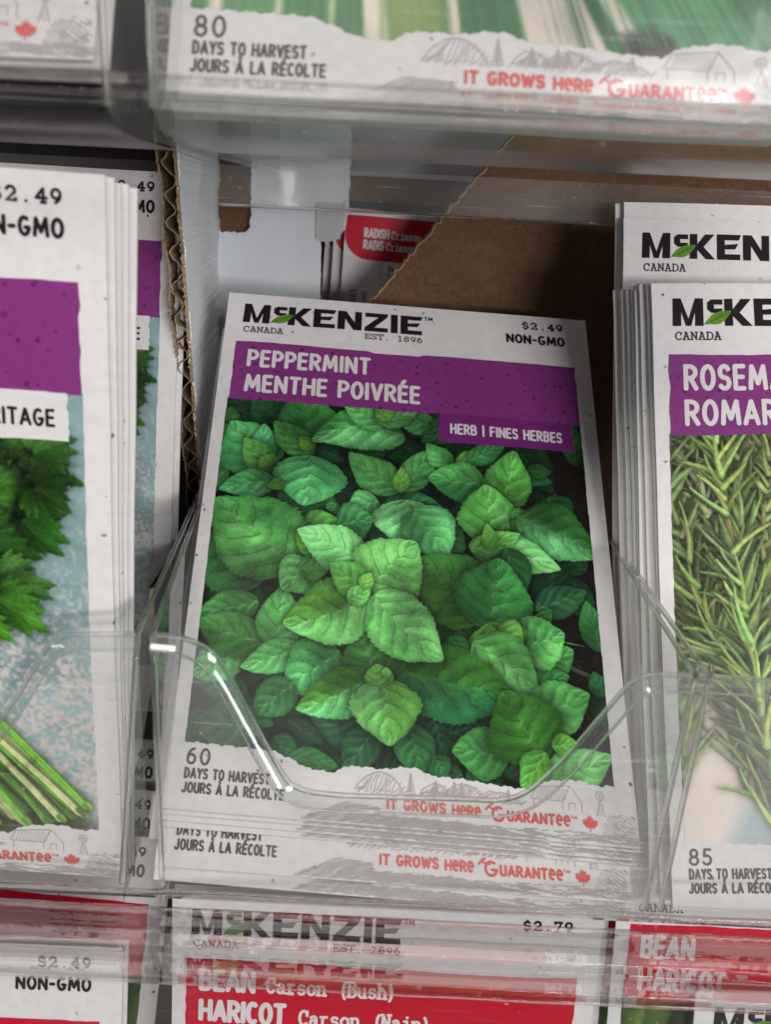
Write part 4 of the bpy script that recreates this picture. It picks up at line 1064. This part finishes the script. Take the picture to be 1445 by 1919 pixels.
# ---- clear trays
Y0 = -49.0
UC = smooth_curve([(-33.2, -3.0), (-28.6, -3.5), (-24.6, -5.6), (-22.0, -9.7), (-18.9, -16.4), (-13.9, -26.6), (-11.6, -28.9), (-8.5, -29.7), (-2.3, -29.9), (13.8, -29.5), (20.2, -29.3), (24.6, -27.2), (29.5, -20.8), (34.2, -12.8), (37.4, -7.6), (40.2, -5.8), (46.9, -5.5)], 6)
UL = smooth_curve([(-116, -4.3), (-111, -9), (-101, -27), (-95, -29.7), (-69, -29.7), (-64.5, -28), (-56.1, -17.5), (-51.6, -10.4), (-49, -6.2), (-46, -4.1), (-42, -3.6), (-35.5, -3.2)], 6)
UR = smooth_curve([(46.6, -5.5), (58, -5.7), (64, -6.6), (67, -9), (72, -18), (78, -27), (82, -29.7), (110, -29.7), (118, -25), (128, -8), (134, -5)], 6)
def front_panel(parent, top, zb, y):
    v = []; f = []; n = len(top)
    for x, z in top: v += [Vector((x, y, z)) * S, Vector((x, y - .15 * math.sin(.2 * x), (z + zb) / 2)) * S, Vector((x, y, zb)) * S, Vector((x, y + 1.6, zb - 3.2)) * S, Vector((x, y + 5, zb - 5)) * S]
    for i in range(n - 1):
        for j in range(4): a = i * 5 + j; f.append((a, a + 1, a + 6, a + 5))
    return mesh_obj('front_panel', v, f, CLEAR, parent, smooth=True)
def wall(parent, x0, x1, zt, zb, yb, bow=0., xb=None):
    """side wall running back from the front panel; xb shifts the foot inward (draft angle)"""
    v = []; f = []; n = 10; m_ = 8; xb = x0 if xb is None else xb
    for i in range(n + 1):
        a = i / n; y = Y0 + (yb - Y0) * a
        for j in range(m_ + 1):
            b = j / m_; xx = (x0 + (x1 - x0) * a) * (1 - b) + (xb + (x1 - x0) * a) * b
            v.append(Vector((xx, y, zt + (zb - zt) * b)) * S)
    for i in range(n):
        for j in range(m_): a = i * (m_ + 1) + j; f.append((a, a + 1, a + m_ + 2, a + m_ + 1))
    o = mesh_obj('side_wall', v, f, CLEAN, parent, smooth=True)
    p = [(x0 + (x1 - x0) * i / 10, Y0 + (yb - Y0) * i / 10, zt) for i in range(11)]
    tube('wall_rim', p, .45, BEAD, o); return o
T1 = empty('clear_packet_tray', 'clear plastic tray with scooped fronts holding the parsley, peppermint and rosemary packets', 'display tray', 'clear packet trays of the display')
for top in (UC, UL, UR):
    o = front_panel(T1, top, -50.6, Y0)
    tube('rolled_rim', [(x, Y0 + .2, z) for x, z in top], .42, BEAD, o)
    # the formed lip: a bevel 1.8 mm wide that stands forward of the panel, closed by a fine outer fold
    v = []; f = []; oe = []
    for i, (x, z) in enumerate(top):
        a, b = top[max(0, i - 1)], top[min(len(top) - 1, i + 1)]
        L = math.hypot(b[0] - a[0], b[1] - a[1]) or 1; nx, nz = (b[1] - a[1]) / L, -(b[0] - a[0]) / L
        for k in range(5):
            t_ = k / 4; v.append(Vector((x + nx * 1.8 * t_, Y0 - .1 - 1.35 * t_ + .12 * math.sin(math.pi * t_), z + nz * 1.8 * t_)) * S)
        oe.append((x + nx * 1.85, Y0 - 1.4, z + nz * 1.85))
    for i in range(len(top) - 1):
        for k in range(4): a = i * 5 + k; f.append((a, a + 1, a + 6, a + 5))
    mesh_obj('lip_bevel', v, f, LIPP, o, smooth=True)
    tube('lip_fold', oe, .22, BEAD, o)
wall(T1, -35.5, -41.0, -3.2, -54, 20, xb=-40.5)
wall(T1, -33.2, -38.6, -3.0, -54, 6, xb=-33.8)
wall(T1, 46.9, 46.6, -5.5, -54, 20, xb=46.0)
wall(T1, 49.0, 47.2, -5.6, -54, 20, xb=48.6)
for a, b in ((-35.5, -40.5), (-33.2, -33.8), (46.9, 46.0), (49.0, 48.6)):
    tube('corner_post', [(a + (b - a) * k / 8, Y0 + .2, -3.6 - 46 * k / 8) for k in range(9)], .5, BEAD, T1)
sweep_x('pocket_floor', [(-44, -55.6), (-30, -56.2), (60, -56.4)], -140, 140, FLOORP, T1)
tube('bottom_edge', [(x, Y0 + .1, -50.9 + .12 * math.sin(x * .2)) for x in range(-140, 141, 4)], .45, BEAD, T1)

T2 = empty('clear_packet_tray', 'clear plastic tray with ribbed front band above the bean packets, lowest in view', 'display tray', 'clear packet trays of the display')
def rib_profile(z0, z1, y, amp, ribs):
    """a formed strip whose wall swells at each rib"""
    n = 44; fr = []; bk = []
    for i in range(n + 1):
        z = z0 + (z1 - z0) * i / n
        s_ = sum(h * math.exp(-((z - zc) / wd) ** 2) for zc, wd, h in ribs)
        fr.append((y - .35 - s_, z)); bk.append((y + .35 + amp * math.sin((z - z0) * .9), z))
    return fr + bk[::-1]
closed_sweep_x('ribbed_band', rib_profile(-53.0, -69.3, -50.3, .35, [(-61.3, .9, 1.3), (-67.9, .8, 1.2), (-56.0, 1.3, .5)]), -140, 140, RIB, T2)
sweep_x('upper_sheet', [(-47.5, -70), (-47.2, -90), (-46.8, -150)], -140, 140, CLEAN, T2)

T3 = empty('clear_packet_tray', 'clear plastic tray at the top holding the leek packets, its ribbed underside showing', 'display tray', 'clear packet trays of the display')
sweep_x('front_panel', [(-51, 110), (-51, 84), (-50.8, 70.4)], -29.3, 140, CLEAR2, T3)
sweep_x('front_panel', [(-51, 110), (-51, 84), (-50.8, 70.4)], -140, -34.8, CLEAR2, T3)
closed_sweep_x('ribbed_band', rib_profile(70.6, 66.8, -50.5, .25, [(69.9, .4, .6), (67.7, .6, .9)]), -140, 140, RIB, T3)
sweep_x('pocket_floor', [(-50.4, 66.6), (-49, 65.2), (-46, 64.4), (-30, 64.0), (-16, 63.9)], -29.3, 140, FLOORP, T3)
sweep_x('pocket_floor', [(-50.4, 66.6), (-49, 65.2), (-46, 64.4), (-30, 64.0), (-16, 63.9)], -140, -34.6, FLOORP, T3)
sweep_x('hanging_lip', [(43.5, 64.0), (42, 60), (39.9, 55.7)], -140, 140, CLEAR2, T3)
tube('lip_edge', [(x, 40, 55.6) for x in range(-40, 141, 6)], .35, BEAD, T3)
tube('lip_edge', [(x, 40.2, 66.6) for x in range(-40, 141, 6)], .3, BEAD, T3)
for x in (-34.8, -29.3):
    v = [Vector((x, y, z)) * S for y, z in ((-50.8, 66.8), (-50.8, 110), (60, 110), (60, 63.8), (-46, 64.4))]
    mesh_obj('side_wall', v, [(0, 1, 2, 3, 4)], CLEAR2, T3)
    tube('corner_post', [(x, -50.6, 67 + 5 * k) for k in range(9)], .5, BEAD, T3)

# ================================================================== THE PACKETS
def build_packet(label, group, surf, band_m, band, title, cat, amount, grade, days, canvas, gain, titles=None):
    t = new_packet(label, group)
    sleeve(t, surf)
    ragged_panel('title_band', t, surf, band_m, 2.8, 78.7, 14.0, 29.7, .08, len(label))
    wordmark(t, surf); price(t, surf, amount, grade)
    if cat:
        text, m, u0, u1, tm, a, b = cat
        ragged_panel('category_tag', t, surf, m, a, b, 29.5, 36.6, .13, 3, rag=.05, n=24, step=False)
        tag_text(t, surf, text, tm, u0, u1)
    if title: title(t, surf)
    if days: footer(t, surf, days)
    if canvas is not None: picture(t, canvas, surf, gain)
    return t

ordn = ['second', 'third', 'fourth', 'fifth', 'sixth', 'seventh', 'eighth', 'ninth']
# --- peppermint
def mint_title(t, s):
    k = Ink(.13); k.text(SANS, 'PEPPERMINT', 6.1, 32.2, 20.55, 4.0, .86, gap=.26); k.text(SANS, 'MENTHE POIVRÉE', 6.1, 43.2, 27.3, 4.0, .86, gap=.25)
    k.build('title_lettering', WHITEINK, t, s)
G_MINT = 'peppermint packets in the middle pocket'
mint = build_packet('peppermint seed packet, frontmost of its stack, its whole mint picture showing', G_MINT, mint_surf, PURPLE, None, mint_title,
    ('HERB | FINES HERBES', PURPLE2, 50.2, 74.2, WHITEINK, 47.6, 76.8), '$2.49', 'NON-GMO', '60', mint_canvas(), 1.35)
mint.matrix_world = pose('peppermint')
stack = [(.25, .7, -1.2, .15), (-.3, 1.5, -2.3, -.15), (.1, 2.5, -3.4, .1)]
lab = ['peppermint packet directly behind the frontmost, only its lower edge showing', 'peppermint packet third from the front, bottom edge just under the first two', 'peppermint packet fourth from the front, lowest bottom edge of the raised bunch']
for (du, dv, dw, rz), L in zip(stack, lab): copy_packet(mint, L, G_MINT, pose('peppermint', du, dv, dw, rz), skip=('category_lettering', 'category_tag', 'title_lettering', 'price_lettering', 'country_lettering', 'founding_lettering'))
copy_packet(mint, 'peppermint packet slid lower, its harvest days and slogan readable under the raised bunch', G_MINT, pose('peppermint', -.9, 8.6, -4.6, .2), skip=('category_lettering', 'category_tag', 'title_lettering'))
copy_packet(mint, 'peppermint packet behind the slid one, bottom edge resting on the tray floor', G_MINT, pose('peppermint', -.4, 10.6, -6.2, -.1), skip=('category_lettering', 'category_tag', 'title_lettering'))
copy_packet(mint, 'peppermint packet turned askew at the back, left edge peeping past the front one', G_MINT, pose('peppermint', -1.6, 4.0, -8, -.55), skip=('category_lettering', 'category_tag', 'title_lettering'))
copy_packet(mint, 'peppermint packet tilted the other way at the back, right edge peeping out', G_MINT, pose('peppermint', 2.0, 10, -11.5, 1.8), skip=('category_lettering', 'category_tag', 'title_lettering'))

# --- parsley (the title itself is out of the picture, as is the left of the packet)
FS = flat_surf(.75)
def parsley_title(t, s):
    k = Ink(.13); k.text(SANS, 'A', 55.6, 58.6, 27.4, 4.2, .9); k.build('title_lettering', WHITEINK, t, s)
G_PAR = 'parsley packets in the left pocket'
pars = build_packet('upright parsley packet at the front of the left pocket, brightly lit', G_PAR, FS, PURPLE, None, None,
    ('HERITAGE', PAPER, 62.5, 74.6, BLACK, 58, 76.7), '$2.49', 'NON-GMO', '75', parsley_canvas(), 1.15)
pars.matrix_world = pose('parsley')
for i, (du, dw, dv, rz) in enumerate([(.9, -1.1, -.3, -.35), (1.4, -2.3, .1, -.6), (2.1, -3.4, -.4, -.85), (3.0, -4.6, -.4, -1.15)]):
    copy_packet(pars, ['second parsley packet, a thin white edge right behind the front one', 'third parsley packet from the front, between two white edges', 'fourth parsley packet from the front, its white edge inside the last one', 'last parsley packet of the bright front stack, edge nearest the divider'][i], G_PAR,
        pose('parsley', du, dv, dw, rz), only=('paper_sleeve', 'title_band', 'plant_picture'))
copy_packet(pars, 'parsley packet standing deep in shade beside the corrugated divider', G_PAR, pose('parsley_back', -2.4, 0, -4))
copy_packet(pars, 'shaded parsley packet behind the other one, its edge next to the divider', G_PAR, pose('parsley_back', -1.6, 1.5, -5.5, .2), only=('paper_sleeve', 'title_band', 'plant_picture'))

# --- rosemary
def rose_title(t, s):
    k = Ink(.13); k.text(SANS, 'ROSEMARY', 5.9, 30.5, 20.7, 4.3, .88, gap=.26); k.text(SANS, 'ROMARIN', 5.9, 27.0, 27.5, 4.3, .88, gap=.26)
    k.build('title_lettering', WHITEINK, t, s)
G_ROS = 'rosemary packets in the right pocket'
rose = build_packet('rosemary packet at the front of the right pocket, name band showing', G_ROS, FS, PURPLE, None, rose_title,
    ('HERB | FINES HERBES', PURPLE2, 50.2, 74.2, WHITEINK, 47.6, 76.8), '$2.49', 'NON-GMO', '85', rosemary_canvas(), 1.3)
rose.matrix_world = pose('rosemary')
for i in range(8):
    rz = .05 * i + random.gauss(0, .35)
    copy_packet(rose, f'{ordn[i]} rosemary packet counting back from the front one, a white edge on the left', G_ROS,
        pose('rosemary', -.5 * i - .7 + random.gauss(0, .3), -.3 * i - .5 + random.gauss(0, .5), -1.3 * (i + 1) + random.gauss(0, .12), rz), only=('paper_sleeve', 'title_band', 'plant_picture'))
copy_packet(rose, 'rosemary packet raised at the back, its wordmark readable above the front stack', G_ROS, pose('rosemary_back'))
copy_packet(rose, 'rosemary packet just behind the raised one, top edge a little higher', G_ROS, pose('rosemary_back', .5, -4.2, -1.6, .2), only=('paper_sleeve', 'title_band', 'plant_picture'))
copy_packet(rose, 'rosemary packet last of the raised ones, its top left corner highest', G_ROS, pose('rosemary_back', -.9, -4.6, -3.2, .3), only=('paper_sleeve', 'title_band', 'plant_picture'))

# --- leek, upper row
G_UP = 'packets in the upper tray'
leek = build_packet('leek packet in the upper tray, eighty days to harvest', G_UP, FS, RED, None, None, None, '$2.79', 'NON-GMO', '80', leek_canvas(), 1.3)
leek.matrix_world = pose('leek')
for i in range(8):
    copy_packet(leek, ordn[i] + ' leek packet back from the front one in the upper tray', G_UP, pose('leek', -.2 * i - .3, -.35 * i + .2, -1.2 * (i + 1), .05 * i), only=('paper_sleeve', 'plant_picture'))
up = build_packet('packet in the upper left corner, green plants above a printed barn and maple leaf', G_UP, FS, RED, None, None, None, '$2.49', 'NON-GMO', '70',
    veg_canvas(5, [(38, 62, 26), (52, 96, 36), (30, 34, 24), (70, 110, 44)]), 1.0)
up.matrix_world = pose('leek', -91.0, -1.2, 3.5, .2)
copy_packet(up, 'packet close behind the barn packet in the upper left corner', G_UP, pose('leek', -90.0, -1.0, 1.8, .4), only=('paper_sleeve', 'plant_picture'))

# --- bean, lower row
def bean_title(t, s):
    k = Ink(.13)
    k.text(SANS, 'BEAN', 5.8, 15.9, 20.6, 4.1, 1.0, gap=.22); k.text(SANS, 'HARICOT', 5.8, 22.2, 27.3, 4.1, 1.0, gap=.22)
    k.text(SLAB, 'Carson (Bush)', 18.4, 44.0, 20.5, 3.1, .58, mono=.86); k.text(SLAB, 'Carson (Nain)', 25.0, 51.2, 27.2, 3.1, .58, mono=.86)
    k.build('title_lettering', WHITEINK, t, s)
G_BEAN = 'bean packets in the lower row'
BEANC = veg_canvas(9, [(70, 92, 40), (92, 120, 52), (150, 120, 40), (40, 60, 26)])
bean = build_packet('bean packet in the lower row under the peppermint stack', G_BEAN, FS, RED, None, bean_title, None, '$2.79', None, None, BEANC, 1.2)
bean.matrix_world = pose('bean')
copy_packet(bean, 'second bean packet, close behind the one under the peppermint stack', G_BEAN, pose('bean', .3, .6, -1.3, .1), only=('paper_sleeve', 'title_band', 'plant_picture'))
copy_packet(bean, 'third bean packet from the front under the peppermint stack', G_BEAN, pose('bean', -.2, .3, -2.6, -.1), only=('paper_sleeve', 'title_band', 'plant_picture'))
def bean2_title(t, s):
    k = Ink(.13); k.text(SANS, 'BEAN', 5.6, 15.4, 20.6, 4.0, .95, gap=.22); k.text(SANS, 'HARICOT', 5.6, 22.0, 27.3, 4.0, .95, gap=.22)
    k.build('title_lettering', WHITEINK, t, s)
bean2 = build_packet('bean packet in the lower right corner, red band under the rosemary pocket', G_BEAN, FS, RED, None, bean2_title, None, '$2.79', None, None, BEANC, 1.2)
bean2.matrix_world = pose('bean_right')
copy_packet(bean2, 'bean packet behind the lower right one, white left edge showing beside the gap', G_BEAN, pose('bean_right', -3.4, 1.0, -3.0, -.2), only=('paper_sleeve', 'title_band', 'plant_picture'))
copy_packet(bean2, 'bean packet lowest at the right, only the top of its wordmark in view', G_BEAN, pose('bean_right', 15.5, 25.0, 3.4, .4))

# --- red band packets, lower left
G_CUC = 'red banded packets in the lower left'
cuc = build_packet('red banded packet at the lower left corner with its price showing', G_CUC, FS, RED, None, None, None, '$2.49', 'NON-GMO', None,
    veg_canvas(15, [(70, 92, 44), (100, 118, 60), (44, 62, 30), (120, 132, 74)]), 1.2)
cuc.matrix_world = pose('cucumber_front')
copy_packet(cuc, 'second red banded packet, tight behind the lower left one', G_CUC, pose('cucumber_front', .5, -.4, -1.3, .1), only=('paper_sleeve', 'title_band', 'plant_picture'))
copy_packet(cuc, 'red banded packet leaning under the parsley pocket, price beside the gap', G_CUC, pose('cucumber_back'))
copy_packet(cuc, 'red banded packet one step higher in the gap between parsley and peppermint', G_CUC, pose('cucumber_back', -1.0, -8.0, -4.5, .3))
copy_packet(cuc, 'red banded packet highest in the gap, only the end of its price visible', G_CUC, pose('cucumber_back', -2.6, -17.5, -8.5, .6))

# --- radish packets, backs turned to us
G_RAD = 'radish packets at the back, seen from behind'
def radish(label, x, y, top, full):
    t = new_packet(label, G_RAD); sleeve(t, FS, .7)
    r = 7.2; pts = [(0.15, 1.3), (82.3, 1.3), (82.3, 13.2), (r + .6, 13.2)] + [(r + .4 + r * math.cos(a), 13.2 - r + r * math.sin(a)) for a in (math.radians(90 + 10 * i) for i in range(1, 10))]
    n = 60; vv = []; ff = []
    for i in range(n + 1):
        u = .15 + 82.1 * (i / n) ** 1.6
        b = 13.2 if u > r else 13.2 - r + math.sqrt(max(0, r * r - (r - u) ** 2))
        vv += [FS(u, 1.3, .09), FS(u, b, .09)]
    for i in range(n): ff.append((2 * i, 2 * i + 1, 2 * i + 3, 2 * i + 2))
    mesh_obj('title_band', vv, ff, RED, t)
    if full:
        k = Ink(.15)
        k.text(SANS, 'RADISH', 5.7, 12.4, 6.9, 2.2, .5, gap=.24); k.text(SLAB, 'Crimson', 13.2, 21.6, 6.9, 2.0, .33, mono=.86)
        k.text(SANS, 'RADIS', 5.7, 11.1, 10.1, 2.2, .5, gap=.24); k.text(SLAB, 'Crimson', 12.0, 20.4, 10.1, 2.0, .33, mono=.86)
        k.build('title_lettering', WHITEINK, t, FS)
        k = Ink(.12); k.text(SANS, 'Very', 13.0, 16.2, 16.0, 1.7, .24, gap=.16); k.text(SANS, '3.5', 12.9, 15.6, 18.4, 1.7, .24, gap=.16)
        kk = Ink(.12); kk.text(SANS, 'A6E1', 0, 5.2, 0, 1.7, .26, gap=.2); kk.text(SANS, 'ds.com', -1.6, 4.9, 2.9, 1.7, .24, gap=.18)
        b = len(k.v); k.v += [(4.6 + p[1], 27.0 - p[0], p[2]) for p in kk.v]; k.f += [tuple(i + b for i in f_) for f_ in kk.f]
        k.build('small_print', GREYINK, t, FS)
        k = Ink(.11); k.stroke([(11.2, 13.6), (11.2, 60)], .18); k.build('ruled_line', SKETCH, t, FS)
    t.matrix_world = Matrix.Translation(Vector((x, y, top)) * S) @ Matrix.Rotation(math.radians(90), 4, 'X') @ Matrix.Rotation(math.radians(-2.5), 4, 'Z')
    return t
radish('radish packet back with red heading beside the white card', -15.3, 94, 55.4, True)
radish('second radish packet, a sliver left of the readable one', -18.6, 98, 55.6, False)
radish('third radish packet, darkest sliver next to the white card', -21.4, 103, 55.8, False)
